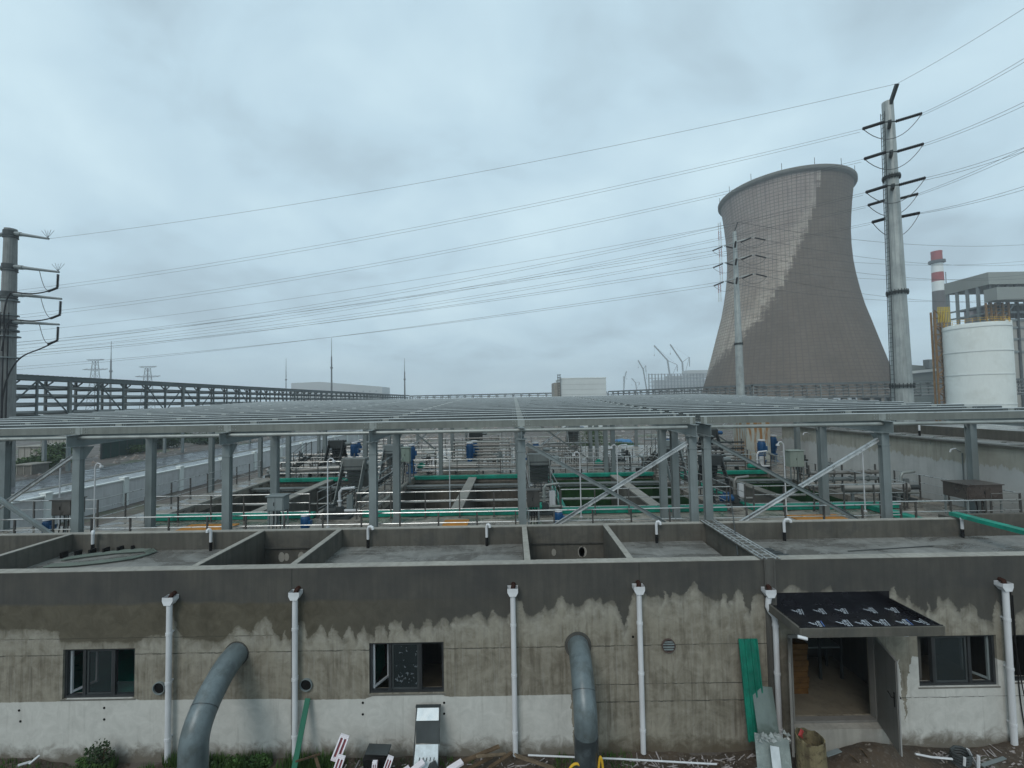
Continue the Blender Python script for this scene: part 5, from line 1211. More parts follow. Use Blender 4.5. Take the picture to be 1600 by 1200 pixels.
for k in range(7): a=R(-90-75+k*25); m.tube([(30.5*math.cos(a),30.5*math.sin(a),114.5),(30.5*math.cos(a),30.5*math.sin(a),118)],.12,5)
m.build('rim_lightning_rods',GREYD,tw,local=True)
# ladder lattice on the left flank, red and white sections
for si,(za,zb) in enumerate([(62,67),(67,72),(72,77),(77,82),(82,87),(87,92),(92,97),(97,102),(102,107)]):
    m=MB(); r0=31.3 if za<70 else 30.2
    a=R(-90-88)
    for da in (-.022,.022):
        for dr in (0,1.2): m.bar(((r0+dr)*math.cos(a+da),(r0+dr)*math.sin(a+da),za),((r0+dr)*math.cos(a+da),(r0+dr)*math.sin(a+da),zb),.16,.16)
    for q in range(4):
        z=za+q*1.25
        m.bar((r0*math.cos(a-.022),r0*math.sin(a-.022),z),(r0*math.cos(a+.022),r0*math.sin(a+.022),z+1.2),.12,.12); m.bar(((r0+1.2)*math.cos(a),(r0+1.2)*math.sin(a),z),((r0)*math.cos(a),(r0)*math.sin(a),z+1.2),.12,.12); m.bar(((r0+1.2)*math.cos(a-.022),(r0+1.2)*math.sin(a-.022),z),((r0+1.2)*math.cos(a+.022),(r0+1.2)*math.sin(a+.022),z),.14,.14)
    m.build('ladder_section',REDP if si%2 else WHITEM,tw,local=True)

# ============================================================ RIGHT BACKGROUND: TANK, CHIMNEY, BOILER HOUSE
DT=112; a=P(1473,560,DT); b=P(1581,560,DT); tx=(a.x+b.x)/2; rt=(b.x-a.x)/2*.70; zt=P(1520,506,DT-2).z
t=thing('storage_tank','big white cylindrical storage tank with raised horizontal bands','tank',(tx,DT,0))
m=MB(); m.lathe([(rt,0),(rt,zt-.4),(rt-.1,zt-.15),(rt-.8,zt+.05),(0,zt+.6)],(tx,DT,0),64); m.build('tank_shell',mk('tank_white_paint',(.60,.63,.60),.6,.06,.15,0,.12,0,(.50,.52,.48),.5),t)
for py in (547,584,632,508): z=P(1525,py,DT-rt).z; m=MB(); m.tube([(tx,DT,z-.14),(tx,DT,z+.14)],rt+.12,64); m.build('band',WHITEM,t)
m=MB(); m.tube([(tx+rt*.86,DT-rt*.55,0),(tx+rt*.86,DT-rt*.55,zt+.3),(tx+rt*.7,DT-rt*.5,zt+.5)],.22,8); m.build('side_pipe',WHITEM,t)
m=MB()
for k in range(28):
    a_=2*math.pi*k/28; m.tube([(tx+(rt-.3)*math.cos(a_),DT+(rt-.3)*math.sin(a_),zt),(tx+(rt-.3)*math.cos(a_),DT+(rt-.3)*math.sin(a_),zt+1.1)],.05,4)
for z in (.6,1.1): m.tube([(tx+(rt-.3)*math.cos(2*math.pi*k/28),DT+(rt-.3)*math.sin(2*math.pi*k/28),zt+z) for k in range(29)],.04,4)
m.build('roof_railing',YELLOW,t)
# yellow stair tower left of tank
t=thing('yellow_stair_tower','rusty yellow steel stair tower between the striped chimney and the white tank','stair tower',(P(1471,600,116).x,116,0))
xa=P(1466,600,116).x; xb=P(1480,600,116).x; zt2=P(1470,487,116).z
YR=mk('rusty_yellow',(.24,.14,.045),.7,.3,.8,0,.4,0,(.15,.07,.04),.7)
for x in (xa,xb):
    for y in (116,117): m=MB(); m.box(x-.16,x+.16,y-.16,y+.16,0,zt2); m.build('leg',YR,t)
z=2.0; k=0
while z<zt2-1:
    m=MB(); m.bar((xa,116,z),(xb,116,z),.16,.2); m.bar((xa if k%2 else xb,116,z),(xb if k%2 else xa,116,z+2.2),.3,.14); m.bar((xa,116.5,z),(xb,116.5,z),1,.08); m.build('flight',YR,t); z+=2.2; k+=1
m=MB(); 
for z in (zt2,zt2+.6,zt2+1.1): m.bar((xa+.5,115.5,z),(xb+1.2,115.5,z),.1,.1); m.bar((xb+1.2,115.5,z),(xb+1.2,117,z),.1,.1)
for q in range(8): x=xa+.5+q*(xb-xa+.7)/7; m.bar((x,115.5,zt2-3),(x,115.5,zt2+1.1),.12,.12)
m.build('top_platform',mk('bright_yellow_steel',(.50,.36,.04),.6,.2,.5,0,.3,0),t)
# chimney
DC=330; c0=P(1470,520,DC); rc=3.5; zc_=P(1465,393,DC).z
t=thing('striped_chimney','tall chimney with red and white bands and a dark lower shaft','chimney',(c0.x,DC,0))
zs=[P(1465,y,DC).z for y in (393,411,426,440,455,640)]
cols=[REDP,WHITEM,REDP,WHITEM,mk('chimney_concrete',(.075,.062,.055),.8,.2,.1,0,.2,0)]
def rch(z): return rc*.92+(zs[0]-z)*.016
for i,(z1_,z0_) in enumerate(zip(zs,zs[1:])):
    if i==4: z0_=0
    m=MB(); m.lathe([(rch(z0_),z0_),(rch(z1_),z1_)],(c0.x,DC,0),32); m.build('shaft_band',cols[i],t)
m=MB(); zp=zs[1]; m.lathe([(rch(zp),zp-.6),(rch(zp)+1.6,zp),(rch(zp)+1.6,zp+1.8),(rch(zp)+1.5,zp+1.8),(rch(zp)+1.5,zp+.1),(rch(zp),zp+.1)],(c0.x,DC,0),32); m.build('gallery',GREYD,t)
m=MB(); m.lathe([(rch(zs[0])-.3,zs[0]-2),(rch(zs[0])-.3,zs[0]+.02),(rch(zs[0])+.15,zs[0]+.02),(rch(zs[0])+.15,zs[0]-1.4)],(c0.x,DC,0),32); m.build('chimney_lip',REDP,t)
# boiler house (main block, upper gallery roof, open steel floors)
DB=165
def X(px,D=DB): return P(px,560,D).x
def Z(py,px=1540,D=DB): return P(px,py,D).z
t=thing('boiler_house','grey boiler house with a sloping clad top gallery over open steel floors','building',(X(1560),DB,0))
CLAD=mk('grey_cladding',(.27,.30,.295),.6,.08,.1,0,.15,0)
xa,xb,xc=X(1484),X(1552),X(1700)
zl0,zl1,zr0,zr1=Z(468,1485),Z(450,1485),Z(444,1555),Z(425,1555)
m=MB(); m.box(xb,xc,DB,DB+17,zr0,zr1); m.build('upper_gallery',CLAD,t); xa=xb+.5
m=MB(); zq0,zq1=Z(473,1545),Z(457,1545); m.box(X(1564,DB-5),xc,DB-5,DB-.5,zq0,zq1+.8); m.build('lower_gallery',CLAD,t)
m=MB(); m.box(X(1580),xc,DB+1,DB+4,0,Z(500,1580)); m.build('main_block',mk('pale_block_wall',(.36,.37,.355),.8,.08,.1,0,.2,0),t)
for py in (507,525,541,560,579,598):
    m=MB(); m.box(X(1584),X(1588.5),DB+.8,DB+.99,Z(py+3,1585),Z(py-3,1585)); m.build('window',DARK,t)
for px in range(1554,1700,14):
    m=MB(); x=X(px)+.5; m.box(x-.4,x+.4,DB+.5,DB+1.3,0,zr0); m.build('column',GREYD,t)
for y in (DB+4.5,DB+8.5,DB+12.5,DB+16.3):
    m=MB(); m.box(xa-.4,xa+.4,y-.4,y+.4,0,zr0); m.build('column',GREYP,t)
for py in (476,488,500,512,530,550):
    m=MB(); m.box(xa-.3,xa+.3,DB+.6,DB+17,Z(py)-.3,Z(py)+.3); m.build('side_beam',GREYP,t)
for py in (476,488,500,512,530,550): 
    m=MB(); m.box(xa,xc,DB+.6,DB+1.2,Z(py)-.35,Z(py)+.35); m.build('floor_beam',GREYP,t)
    m=MB(); m.box(xa+.4,xc,DB+1.3,DB+14,Z(py)-.2,Z(py)-.05); m.build('floor_grating',GREYD,t)
for k,px in enumerate((1556,1570)):
    m=MB(); x=X(px); m.bar((x,DB+.3,Z(500)),(x+5,DB+.3,Z(476)),.5,.5); m.build('brace',GREYP,t)
m=MB(); 
for px,r in ((1555,2.4),(1563,2.0)): m.tube([(X(px)+2,DB+9,Z(520)),(X(px)+2,DB+9,Z(480))],r,20)
m.build('process_vessel',mk('lilac_grey_lagging',(.27,.25,.27),.5,.1,.3,.2,.2,0),t)
m=MB()
for z in range(6): m.box(X(1540),X(1575),DB-1,DB-.7,Z(478+z*5)-.12,Z(478+z*5)+.12)
for px in (1540,1548,1555,1566,1575): m.box(X(px)-.25,X(px)+.25,DB-1.4,DB-.9,Z(520),Z(474))
m.build('yellow_stair_frame',YR,t)
for px,py in ((1560,431),(1587,424)): m=MB(); x=X(px); m.box(x-.6,x+.6,DB+3,DB+4,Z(py+8,px),Z(py-2,px)); m.build('roof_vent',GREYP,t)
m=MB(); x=xa; m.tube([(x,DB+16.6,zr1-1),(x,DB+16.6,zr1+5)],.15,6); m.build('roof_mast',GREYP,t)
t=thing('low_process_hall','low grey green hall between the tall pole and the striped chimney','building',(X(1440,210),210,0))
m=MB(); m.poly([(X(1395,210),210,0),(X(1395,210),210,Z(580,1440,210)),(X(1425,210),210,Z(570,1440,210)),(X(1462,210),210,Z(573,1440,210)),(X(1462,210),210,0)],(0,22,0)); m.build('hall_wall',mk('hall_cladding',(.20,.24,.235),.6,.1,.1,0,.2,0),t)
m=MB(); m.bar((X(1395,209),209,Z(584,1440,209)),(X(1463,209),209,Z(578,1440,209)),1,1.2); m.build('duct',WHITEM,t)
m=MB(); m.box(X(1448,209),X(1453,209),208,211,Z(575,1440,209),Z(562,1440,209)); m.build('roof_vent',GREYP,t)
# white box building in the middle
D=120; x0,x1=P(877,600,D).x,P(947,600,D).x; zt_=P(910,590,D).z
t=thing('white_box_building','plain white clad box shaped building in the distance left of the cranes','building',((x0+x1)/2,D,0))
m=MB(); m.box(x0,x1,D,D+14,0,zt_-.25); m.build('clad_wall',mk('white_cladding',(.52,.55,.54),.6,.05,.3,0,.08,0),t)
m=MB(); m.box(x0-.1,x1+.1,D-.1,D+14.1,zt_-.25,zt_); m.build('roof_trim',WHITEM,t)
m=MB()
for k in range(1,10): z=k*(zt_-.5)/10; m.box(x0+.02,x1-.02,D-.03,D-.004,z,z+.04)
m.build('cladding_joint',GREYP,t)
m=MB(); m.box(x0-1.8,x0-.02,D+2,D+10,0,zt_-1.2); m.build('side_annex',CONCL,t)
m=MB(); 
for x in (x0-1.0,x0-.35): m.box(x-.07,x+.07,D-.6,D-.46,0,zt_+.9)
z=1
while z<zt_+.9: m.box(x0-1.05,x0-.3,D-.6,D-.5,z,z+.08); z+=.45
for z in (4,7,9.5,zt_,zt_+.8): m.box(x0-1.2,x0-.15,D-1.1,D-.5,z,z+.1)
m.build('caged_ladder',GREYD,t)

# ============================================================ FAR: HALL, CONSTRUCTION, CRANES, MASTS, PYLONS
HAZY=mk('distant_cladding',(.36,.38,.38),.8,.08,.02,0,0,0); HAZD=mk('distant_steel',(.10,.11,.12),.8,.1,.02,0,0,0)
D=950
t=thing('distant_hall','long low pale hall fading into the haze on the left','building',(P(530,605,D).x,D,0))
q=[P(455,600,D),P(500,598,D),P(512,598.5,D),P(597,605,D)]
m=MB(); m.poly([(q[0].x,D,0),(q[0].x,D,q[0].z+2),(q[1].x,D,q[1].z+2),(q[3].x,D,q[3].z+1),(q[3].x,D,0)],(0,60,0)); m.build('hall_wall',HAZY,t)
m=MB(); 
for k in range(14): x=q[0].x+(q[3].x-q[0].x)*k/14; m.box(x,x+3,D-.6,D-.1,q[3].z-10,q[3].z-7)
m.build('window_row',HAZD,t)
D=950
t=thing('building_under_construction','hazy unfinished industrial block below the cranes, left of the cooling tower','building',(P(1060,600,D).x,D,0))
def bx(m,px0,px1,py0,py1,dep=30,d0=0): a=P(px0,py1,D);b=P(px1,py0,D); m.box(a.x,b.x,D+d0,D+d0+dep,0 if py1>=608 else a.z,b.z)
m=MB(); bx(m,1028,1104,592,612); bx(m,1046,1104,586,592); bx(m,1074,1108,578,586); m.build('frame_block',HAZY,t)
m=MB()
for k in range(18): px=1013+k*5; bx(m,px,px+.8,584,612,1.2,-3)
for py in (584,590,596,602): bx(m,1013,1104,py,py+.8,1.2,-3.3)
m.build('open_steel_frame',HAZD,t)
def lattice(m,a,b,w_,bar):
    a=Vector(a);b=Vector(b); d=(b-a).normalized(); s=d.cross(Vector((0,1,0))).normalized()*w_/2; u=Vector((0,w_/2,0)); n=max(4,int((b-a).length/(w_*1.3)))
    cs=[s+u,s-u,-s-u,-s+u]
    for c in cs: m.bar(a+c*.4,b+c*.35,bar,bar)
    for k in range(n):
        p=a+(b-a)*k/n; q2=a+(b-a)*(k+1)/n
        for i in range(4): m.bar(p+cs[i],q2+cs[(i+1)%4],bar*.6,bar*.6)
        
def crane(D,base,knee,tip,back,label,k=1.0,ground=True,ballast=True):
    B=P(*base,D);K=P(*knee,D);T=P(*tip,D);A=P(*back,D)
    t=thing('construction_crane',label,'crane',(B.x,D,0),'distant construction cranes'); w_=D/680*2.2*k; br=D/680*.45*k
    m=MB(); lattice(m,(B.x,D,0),K,w_,br); m.build('mast',HAZD,t)
    m=MB(); lattice(m,K,T,w_*.8,br); m.build('jib',HAZD,t)
    m=MB(); m.bar(K,A,br*1.4,br*1.4); m.bar(A,B+(K-B)*.3,br,br); m.bar(A,A+(Vector((A.x,D,B.z))-A)*.35,br*2,br*2); m.build('a_frame',HAZD,t)
    m=MB(); m.bar(A,T,br*.3,br*.3); m.bar(T,T-Vector((0,0,D/680*14*k)),br*.3,br*.3); m.box(T.x-br,T.x+br,D-br,D+br,T.z-D/680*16*k,T.z-D/680*14*k); m.build('hoist_rope',HAZD,t)
    m=MB(); m.box(B.x-w_*1.6,B.x+w_*1.6,D-w_,D+w_,0,w_*1.2); m.build('carrier',HAZD,t)
crane(960,(1052,600),(1043,563),(1022,540),(1058,570),'hazy construction crane, left one of the two tall jibs over the unfinished block')
crane(990,(1070,600),(1066,566),(1047,538),(1077,558),'hazy construction crane, right one of the two tall jibs over the unfinished block')
crane(760,(1013,600),(1005,577),(997,563),(1009,571),'darker small construction crane left of the two tall jibs',.75)
crane(1250,(973,612),(976,590),(979,580),(974,588),'faint distant crane farthest left of the group',.8)
crane(1200,(997,610),(993,598),(987,591),(999,597),'faint low crane between the farthest left crane and the dark one',.7)
for i,(px,py,D,lab) in enumerate(((174,533,330,'thin tall mast rising behind the left pipe rack near the lattice pylons'),(518,528,330,'tallest thin mast, above the distant pale hall'),(447,560,420,'thin faint mast left of the distant pale hall'),(632,560,380,'thin mast where the left pipe rack meets the far one'))):
    p=P(px,py,D); m=MB(); m.tube([(p.x,D,0),(p.x,D,p.z*.75),(p.x,D,p.z*.76),(p.x,D,p.z)],[.8 if i!=2 else .45,.5 if i!=2 else .35,.28,.12],8)
    t=thing('lightning_mast',lab,'mast',(p.x,D,0),'thin distant masts'); m.build('mast_shaft',HAZD,t)
    m=MB(); m.tube([(p.x,D,p.z*.6),(p.x,D,p.z*.62)],1.0,8); m.build('mast_flange',HAZD,t)
def pylon(px,py0,D,label):
    p=P(px,py0,D); x=p.x; h=p.z; s=D/680; t=thing('lattice_pylon',label,'pylon',(x,D,0),'distant lattice pylons')
    m=MB(); wl=s*5
    legs=[(-1,-1),(1,-1),(1,1),(-1,1)]
    for a,b in legs: m.bar((x+a*wl*1.5,D+b*wl*1.5,0),(x+a*wl*.45,D+b*wl*.45,h-s*2),s*.55,s*.55)
    n=9
    for k in range(n):
        f0,f1=k/n,(k+1)/n; w0=wl*(1.5-1.05*f0); w1=wl*(1.5-1.05*f1); z0_,z1_=f0*(h-s*2),f1*(h-s*2)
        for b in (-1,1): m.bar((x-w0,D+b*w0,z0_),(x+w1,D+b*w1,z1_),s*.3,s*.3); m.bar((x+w0,D+b*w0,z0_),(x-w1,D+b*w1,z1_),s*.3,s*.3); m.bar((x-w1,D+b*w1,z1_),(x+w1,D+b*w1,z1_),s*.3,s*.3)
    m.build('lattice_body',HAZD,t)
    for zz2,wd in ((h,13),(h-s*15,19)):
        m=MB()
        for b in (-1,1): m.bar((x-s*wd,D+b*s,zz2),(x+s*wd,D+b*s,zz2),s*.5,s*.5)
        for k in range(12): xx=x-s*wd+k*s*wd/6; m.bar((xx,D-s,zz2),(xx+s*wd/6,D+s,zz2+ (s*1.2 if k%2 else -s*1.2)),s*.3,s*.3)
        m.bar((x-s*wd,D,zz2),(x,D,zz2-s*2.5),s*.4,s*.4); m.bar((x+s*wd,D,zz2),(x,D,zz2-s*2.5),s*.4,s*.4); m.build('cross_arm',HAZD,t)
pylon(149,562,420,'left one of the two distant lattice pylons over the pipe rack'); pylon(231,573,440,'right one of the two distant lattice pylons over the pipe rack')
# ============================================================ FOREGROUND CLUTTER
def gz(x,y): return max(0,bump_h(x,y))
def G(px,py,z=.1):
    p=PZ(px,py,z); p=PZ(px,py,gz(p.x,p.y)); return p
# grass and weeds
m=MB(); rr=random.Random(5)
def blades(m,x0,x1,y0,y1,n,h,lean=.35):
    for _ in range(n):
        x=rr.uniform(x0,x1); y=rr.uniform(y0,y1)
        if mnoise.noise(Vector((x*1.3,y*1.3,2)))<-.12: continue
        z=gz(x,y)-.01; hh=h*rr.uniform(.4,1.25); a=rr.uniform(0,6.28); l=rr.uniform(0,lean)*hh; w_=rr.uniform(.006,.014)
        dx,dy=math.cos(a),math.sin(a); px_,py_=-dy*w_,dx*w_
        m.add([(x-px_,y-py_,z),(x+px_,y+py_,z),(x+px_*.7+dx*l*.4,y+py_*.7+dy*l*.4,z+hh*.6),(x-px_*.7+dx*l*.4,y-py_*.7+dy*l*.4,z+hh*.6),(x+dx*l,y+dy*l,z+hh)],[(0,1,2,3),(3,2,4)])
blades(m,-10.4,-4.0,9.4,10.42,12000,.28); blades(m,-13.5,-10,9.7,10.4,900,.12); blades(m,-4,-1,9.9,10.4,350,.12); blades(m,.3,2.6,10.0,10.45,500,.13)
m.build('weeds',LEAF); tag(bpy.data.objects['weeds'],'green grass and weeds growing along the foot of the wall','grass','weeds','stuff')
for px,py,rx,rz,lab in ((183,1180,.42,.5,'tall leafy weed against the wall right of the leftmost window'),(150,1192,.3,.25,'small weed left of the tall one at the wall'),(332,1180,.35,.3,'leafy weed just right of the left steel pipe'),(375,1188,.35,.2,'low weed farther right of the left steel pipe'),(412,1186,.3,.2,'low weed left of the second downpipe')):
    p=PZ(px,min(py,1196),.1); bush(p.x,min(p.y,10.2),rx,.18,rz*1.2,900,.055,lab,LEAFD if px in (183,332) else LEAF,'weed','leafy weeds at the wall foot','weed_plant',gz(p.x,10))
# chips and rubble
m=MB()
for _ in range(3400):
    x=rr.uniform(-14,15.5); y=rr.uniform(8.6,10.4); dense=(2<x<5.8) or x>9.3 or (-4<x<0.5)
    if not dense and rr.random()<.75: continue
    s=rr.uniform(.008,.035)*(1 if rr.random()>.1 else 2.2); z=gz(x,y); a=rr.uniform(0,3.14); c,sn=math.cos(a)*s,math.sin(a)*s*.7
    m.add([(x-c,y-sn,z-.01),(x+sn,y-c,z-.005),(x+c,y+sn,z-.01),(x-sn,y+c,z-.005),(x+s*.3,y,z+s*rr.uniform(.3,1))],[(0,1,4),(1,2,4),(2,3,4),(3,0,4)])
m.build('stone_chips',mk('stone_chip',(.20,.18,.16),.8,.6,25,0,0,.1)); tag(bpy.data.objects['stone_chips'],'small stones and chips strewn over the soil at the wall foot','rubble','small stones','stuff')
m=MB()
for _ in range(800):
    x=rr.choice((rr.uniform(9.4,15),rr.uniform(9.4,15),rr.uniform(2.2,5.6),rr.uniform(-4,.6))); y=rr.uniform(8.9,10.3); z=gz(x,y)+.01; l=rr.uniform(.05,.28); a=rr.uniform(-.7,.7)+(3.14/2 if rr.random()<.25 else 0)
    m.bar((x,y,z),(x+l*math.cos(a),y+l*math.sin(a),z+rr.uniform(0,.05)),rr.uniform(.01,.035),.008)
m.build('litter',mk('pale_litter',(.36,.34,.35),.7,.6,14,0,0,0)); tag(bpy.data.objects['litter'],'pale splinters and scraps littered over the soil','litter','litter','stuff')
def plank(a,b,w_,h,label,mat,name='plank',cat='plank',group=None):
    m=MB(); m.bar(a,b,w_,h); return tag(m.build(name,mat,bevel=.003),label,cat,group)
def v(px,py,D): return P(px,py,D)
# green strips leaning on the wall
plank(v(459,1204,9.9),v(481,1091,10.43),.13,.02,'narrow dark green strip leaning on the wall by the second downpipe',GREEND,'green_strip','strip')
t=thing('corrugated_sheet','wide green corrugated panel leaning on the wall beside the door','panel',v(1185,1160,10))
A=v(1184,1158,10.1); B=v(1168,998,10.38)
m=MB(); m.bar(A,B,.43,.02,up=(0,-1,.2)); SHG=mk('faded_green_sheet',(.01,.19,.135),.5,.35,3,0,.5,.1,(.02,.12,.09),.6); m.build('sheet',SHG,t)
m=MB()
for o in (-.2,-.07,.07,.2): m.bar(A+Vector((o,-.02,0)),B+Vector((o,-.02,0)),.03,.03,up=(0,-1,.2))
m.build('fold',SHG,t)
GLS=mk('grey_green_board',(.13,.175,.17),.15,.15,2,0,.2,.03)
plank(v(1208,1196,9.75),v(1190,1072,10.25),.44,.02,'tall grey green board leaning in front of the green panel',GLS,'grey_board','board')
tag(plank(v(1212,1218,9.45),v(1205,1150,9.75),.66,.015,'',mk('clear_wrapped_board',(.20,.25,.25),.2,.25,4,0,.3,.3),'wrapped_board','board'),'film wrapped grey board standing lowest of the leaning boards','board')
m=MB()
for k in range(26):
    x=v(1208,1152,9.7).x+rr.uniform(-.32,.32); z=v(1208,1152,9.7).z+rr.uniform(-.12,.08); s=rr.uniform(.04,.1)
    m.add([(x,9.68+rr.uniform(-.03,.03),z),(x+s,9.66,z+rr.uniform(-.04,.05)),(x+s*.5,9.7,z+s),(x-s*.4,9.69,z+s*.5)],[(0,1,2),(0,2,3)])
tag(m.build('crumpled_film',mk('clear_film',(.30,.34,.35),.2,.4,10,0,0,.2)),'crumpled clear film over the top of the lowest board','plastic film')
plank(v(1216,1216,9.3),v(1210,1166,9.5),.17,.012,'short bright metal strip in front of the wrapped board',FL,'metal_strip','strip')
# folded galvanised duct piece below the middle window
t=thing('galvanised_channel','folded galvanised sheet channel leaning on the wall below the middle window','sheet metal',v(668,1196,9.9))
p0,p1,p2,p3=v(664,1216,9.7),v(668,1163,10.0),v(668,1126,10.18),v(669,1106,10.34)
def q4(m,a,b,w0,w1): m.add([a+Vector((-w0,0,0)),a+Vector((w0,0,0)),b+Vector((w1,0,0)),b+Vector((-w1,0,0))],[(0,1,2,3)])
GB=mk('bright_galvanised',(.42,.47,.49),.45,.25,7,.3,.2,.1)
m=MB(); q4(m,p0,p1,.27,.265); m.build('lower_sheet',GB,t); m=MB(); q4(m,p1+Vector((0,.03,0)),p2+Vector((0,.03,0)),.265,.27); m.build('shaded_recess',GREYD,t); m=MB(); q4(m,p2,p3,.255,.245); m.build('upper_sheet',GB,t)  # middle sheet coloured dark grey for the shade in the fold
m=MB(); m.bar(p3+Vector((-.29,.03,.02)),p3+Vector((.29,.03,.02)),.06,.04)
for k in range(14): x=-.27+k*.04; m.tube([p3+Vector((x,0,.03)),p3+Vector((x+.01,0,.05))],.01,4)
for s in (-.275,.275): m.bar(p0+Vector((s,.02,0)),p3+Vector((s*.98,.02,0)),.014,.05,up=(0,-1,0))
m.build('folded_edge',GREYD,t)
m=MB()
for k in range(5): m.tube([p0+(p1-p0)*.5+Vector((-.16+k*.08,-.01,0)),p0+(p1-p0)*.62+Vector((-.15+k*.08,-.015,0))],.008,4)
m.build('slot',GREYD,t)
m=MB(); c=v(678,1196,9.75); m.poly([c+Vector((-.16,0,-.1)),c+Vector((.1,0,-.1)),c+Vector((.03,0,.10)),c+Vector((-.1,.02,.02))],(0,.02,0)); tag(m.build('dark_offcut',GREYD),'dark triangular offcut at the foot of the galvanised channel','scrap')
# foam packing
def foam(a,b,w_,label,notch=True):
    t=thing('foam_packing',label,'foam',a,'pink and white foam packing pieces'); a=Vector(a);b=Vector(b); d=(b-a).normalized(); s=d.cross(Vector((0,-1,0))).normalized()
    m=MB(); m.bar(a,b,w_,.05,up=(0,-1,0)); m.build('base_board',FOAMP,t)
    for o in (-.5,.5,0): m=MB(); m.bar(a+s*(o*w_*.85)+Vector((0,-.05,0)),b+s*(o*w_*.85)+Vector((0,-.05,0)),w_*.16,.06,up=(0,-1,0)); m.build('foam_edge',FOAM,t,bevel=.006)
    for f in (0,1,): c=a+(b-a)*f+Vector((0,-.05,0)); m=MB(); m.bar(c-s*w_*.5,c+s*w_*.5,.05,.07,up=(0,-1,0)); m.build('foam_end',FOAM,t,bevel=.006)
foam(v(526,1184,9.8),v(540,1148,10.0),.20,'long pink and white foam piece standing tilted, left of the black box')
foam(v(526,1206,9.55),v(535,1180,9.7),.16,'lower pink and white foam piece under the tilted one')
foam(v(602,1206,9.5),v(611,1181,9.7),.13,'white foam piece right of the black box'); foam(v(585,1210,9.5),v(587,1188,9.6),.10,'small white foam piece in front of the black box')
p=PZ(586,1190,.2); t=thing('black_box','tilted black plastic box lying in the rubbish','box',(p.x,9.8,.1)); a_=v(570,1196,9.8); b_=v(606,1190,9.8)
m=MB(); m.bar(v(571,1192,9.85),v(606,1186,9.85),.3,.36); m.build('box_body',BLACK,t,bevel=.02)
m=MB(); m.bar(v(571,1176,9.7)+Vector((0,.1,0)),v(607,1176,9.7)+Vector((0,.1,-.02)),.28,.03); m.build('box_lid',GREYD,t,bevel=.006)
for i,(a,b) in enumerate((((640,1208),(662,1190)),((618,1214),(640,1200)),((700,1204),(722,1190)))):
    plank(v(*a,9.55),v(*b,9.75),.14,.05,('white foam scrap left of the galvanised channel','lowest white foam scrap beside the black box','white foam scrap right of the galvanised channel')[i],FOAM,'foam_scrap','foam')
# timber
T=[((700,1200),(780,1166),.09,'dark timber sloping up to the right of the galvanised channel'),((745,1182),(790,1178),.06,'pale thin batten across the timber heap'),((722,1206),(770,1182),.07,'lower timber in the heap right of the channel'),((805,1180),(870,1202),.10,'pale split board lying in front of the right steel pipe'),((765,1200),(800,1176),.08,'timber end beside the gravel heap'),((500,1206),(492,1180),.06,'upright broken stick in the weeds'),((462,1190),(500,1178),.03,'thin dry stick in the weeds')]
for a,b,w_,lab in T: plank(v(*a,9.7),v(*b,10.1),w_,.035,lab,WOOD if 'pale' not in lab else mk('pale_timber',(.22,.17,.12),.8,.3,6,0,.3,.3),'timber_plank','timber','old timbers on the soil')
m=MB(); m.tube([v(825,1180,10.0),v(972,1186,9.9),v(1120,1194,9.75)],.018,8); tag(m.build('white_conduit',WHITEP),'long thin white conduit lying across the soil beside the right steel pipe','conduit')
for i,(pts,lab) in enumerate((([(888,1206),(893,1196),(902,1192),(911,1200),(916,1210)],'bent yellow pipe left of the right steel pipe'),([(935,1210),(936,1192),(938,1180),(941,1190),(943,1210)],'yellow pipe loop right of the right steel pipe'))):
    m=MB(); m.tube(arcpath([v(*q,9.15) for q in pts],5),.025,8); tag(m.build('yellow_pipe',YELLOW),lab,'pipe')
# rusty fibre drum
p=v(1270,1195,9.35); t=thing('old_drum','stained yellowish open topped drum with a ragged rim by the door','drum',(p.x,9.35,0))
DRM=mk('stained_drum',(.19,.165,.10),.75,.35,4,0,.9,.5,(.05,.035,.022),.85)
m=MB(); n=28; vs=[];fs=[]; zt_=v(1270,1150,9.35).z
for k in range(n):
    a=2*math.pi*k/n; c,s=math.cos(a),math.sin(a); j=mnoise.noise(Vector((c*3,s*3,1)))*.05
    for (r,z) in ((.27,-.05),(.275,zt_*.4),(.285,zt_*.4+.01),(.275,zt_*.4+.03),(.265,zt_-.02+j),(.24,zt_-.02+j),(.24,.05)): vs.append((p.x+c*r-.03*z,9.35+s*r,z))
for k in range(n):
    k2=(k+1)%n
    for q in range(6): fs.append((k*7+q,k2*7+q,k2*7+q+1,k*7+q+1))
m.add(vs,fs,True); m.build('drum_body',DRM,t); m=MB(); m.tube([(p.x-.02,9.35,.25),(p.x-.02,9.35,.3)],.238,20); m.build('dark_inner_disc',DARK,t)  # near-black disc low inside the drum
m=MB(); 
for k in range(4): m.tube([(p.x-.22,9.3,zt_+.0),(p.x-.27-.02*k,9.25,zt_+.1),(p.x-.25,9.22+.02*k,zt_+.2)],.012,5)
m.build('red_rope',mk('red_rope',(.35,.05,.05),.7,.2,8,0,0,0),t)
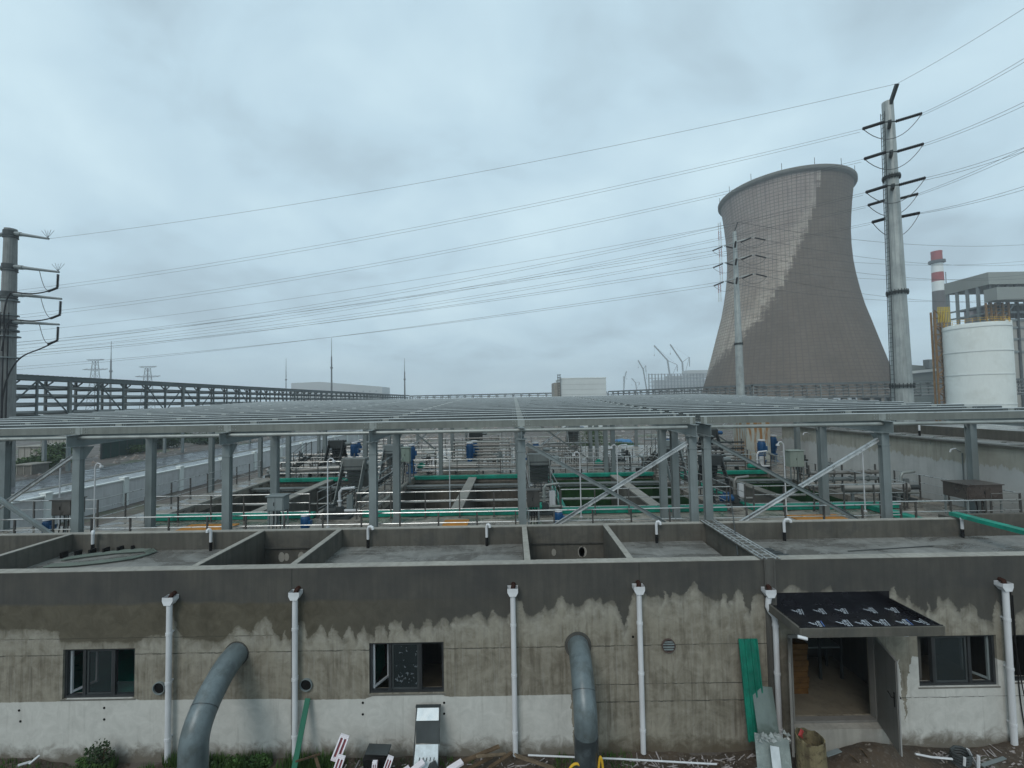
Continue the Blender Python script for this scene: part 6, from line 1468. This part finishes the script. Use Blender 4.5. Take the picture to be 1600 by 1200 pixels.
# right debris
m=MB(); m.tube([v(1430,1178,9.9),v(1455,1183,9.85),v(1488,1186,9.8)],.022,6); tag(m.build('white_rod',WHITEP),'pale broken rod on the rubbish right of the door leaf','rod')
p=v(1500,1180,9.9); t=thing('cable_coil','dark grey coil of hose with white bands in the rubbish at the right','coil',(p.x,9.9,0))
m=MB()
for k in range(4): m.tube([(p.x+.17*math.cos(a/8*math.pi*2)+.01*k,9.9+.16*math.sin(a/8*math.pi*2),.22+.055*k+.03*math.cos(a*.78)) for a in range(9)],.026,6)
m.build('hose',GREYD,t); m=MB(); m.tube([(p.x+.2,9.72,.2),(p.x+.22,9.72,.45)],.03,6); m.tube([(p.x-.1,9.72,.25),(p.x-.08,9.72,.42)],.025,6); m.build('white_band',WHITEP,t)
for i,(a,b,w_,mt,lab) in enumerate((((1512,1170),(1530,1205),.05,WHITEP,'white plastic strip leaning down right of the hose coil'),((1534,1196),(1570,1184),.07,GREYP,'grey strip at the lower right corner'),((1330,1180),(1350,1200),.06,WOOD,'broken wood strip on the soil mound before the door'),((1345,1170),(1358,1186),.05,WOOD,'second broken wood strip on the soil mound'),((45,1194),(62,1180),.05,WHITEP,'white plastic scrap on the soil at the far left'),((28,1196),(48,1190),.07,WHITEP,'lowest white scrap at the far left'),((1290,1180),(1312,1172),.1,GREYP,'crumpled grey sheet between drum and mound'))):
    plank(v(*a,9.75),v(*b,9.9),w_,.02,lab,mt,'scrap_strip','scrap','scraps on the soil')
for k in range(2):
    m=MB(); y=YF-.03-.05*k; q=[P(px,py,y) for px,py in (((1582,930),(1586,990),(1592,1075),(1598,1120),(1606,1160)),((1579,925),(1583,985),(1600,1090),(1612,1130),(1620,1180)))[k]]
    m.tube(arcpath(q,5),.012,5); tag(m.build('hanging_cable',BLACK),('thin black cable hanging down the wall at the right edge','second thin black cable at the right edge, looping outward')[k],'cable')
# inside the doorway
t=thing('crate_stack','stack of orange brown boxes inside the dark doorway','boxes',(7.45,12.2,.36))
CR=mk('brown_crate',(.16,.085,.03),.7,.3,6,0,0,.1)
for k in range(9): m=MB(); m.box(6.9+.02*(k%2),7.75+.02*(k%3),11.9,12.6,.365+k*.145,.365+k*.145+.135); m.build('crate',CR,t)
t=thing('steel_shelf','dark steel shelving deeper inside the doorway','shelf',(8.5,12.8,.36))
m=MB()
for x in (7.9,8.5,9.1):
    for y in (12.5,13.1): m.box(x-.03,x+.03,y-.03,y+.03,.361,2.8)
m.build('upright',GREYD,t)
for z in (1.2,1.7,2.2): m=MB(); m.box(7.9,9.1,12.5,13.1,z,z+.04); m.build('shelf_board',GREYP,t)
# ============================================================ HAZE
m=MB(); m.box(-2500,2500,-90,2500,-1,165)
hz=m.build('haze',WHITEM); hz['kind']='stuff'; tag(hz,'thin pale wet haze over the whole site','haze')
hm=bpy.data.materials.new('haze_air'); hm.use_nodes=True; t_=hm.node_tree; t_.nodes.clear()
o_=t_.nodes.new('ShaderNodeOutputMaterial'); pv=t_.nodes.new('ShaderNodeVolumePrincipled'); pv.inputs['Color'].default_value=(.86,.92,.97,1); pv.inputs['Density'].default_value=.0006; pv.inputs['Anisotropy'].default_value=.1
t_.links.new(pv.outputs[0],o_.inputs['Volume']); hz.data.materials[0]=hm
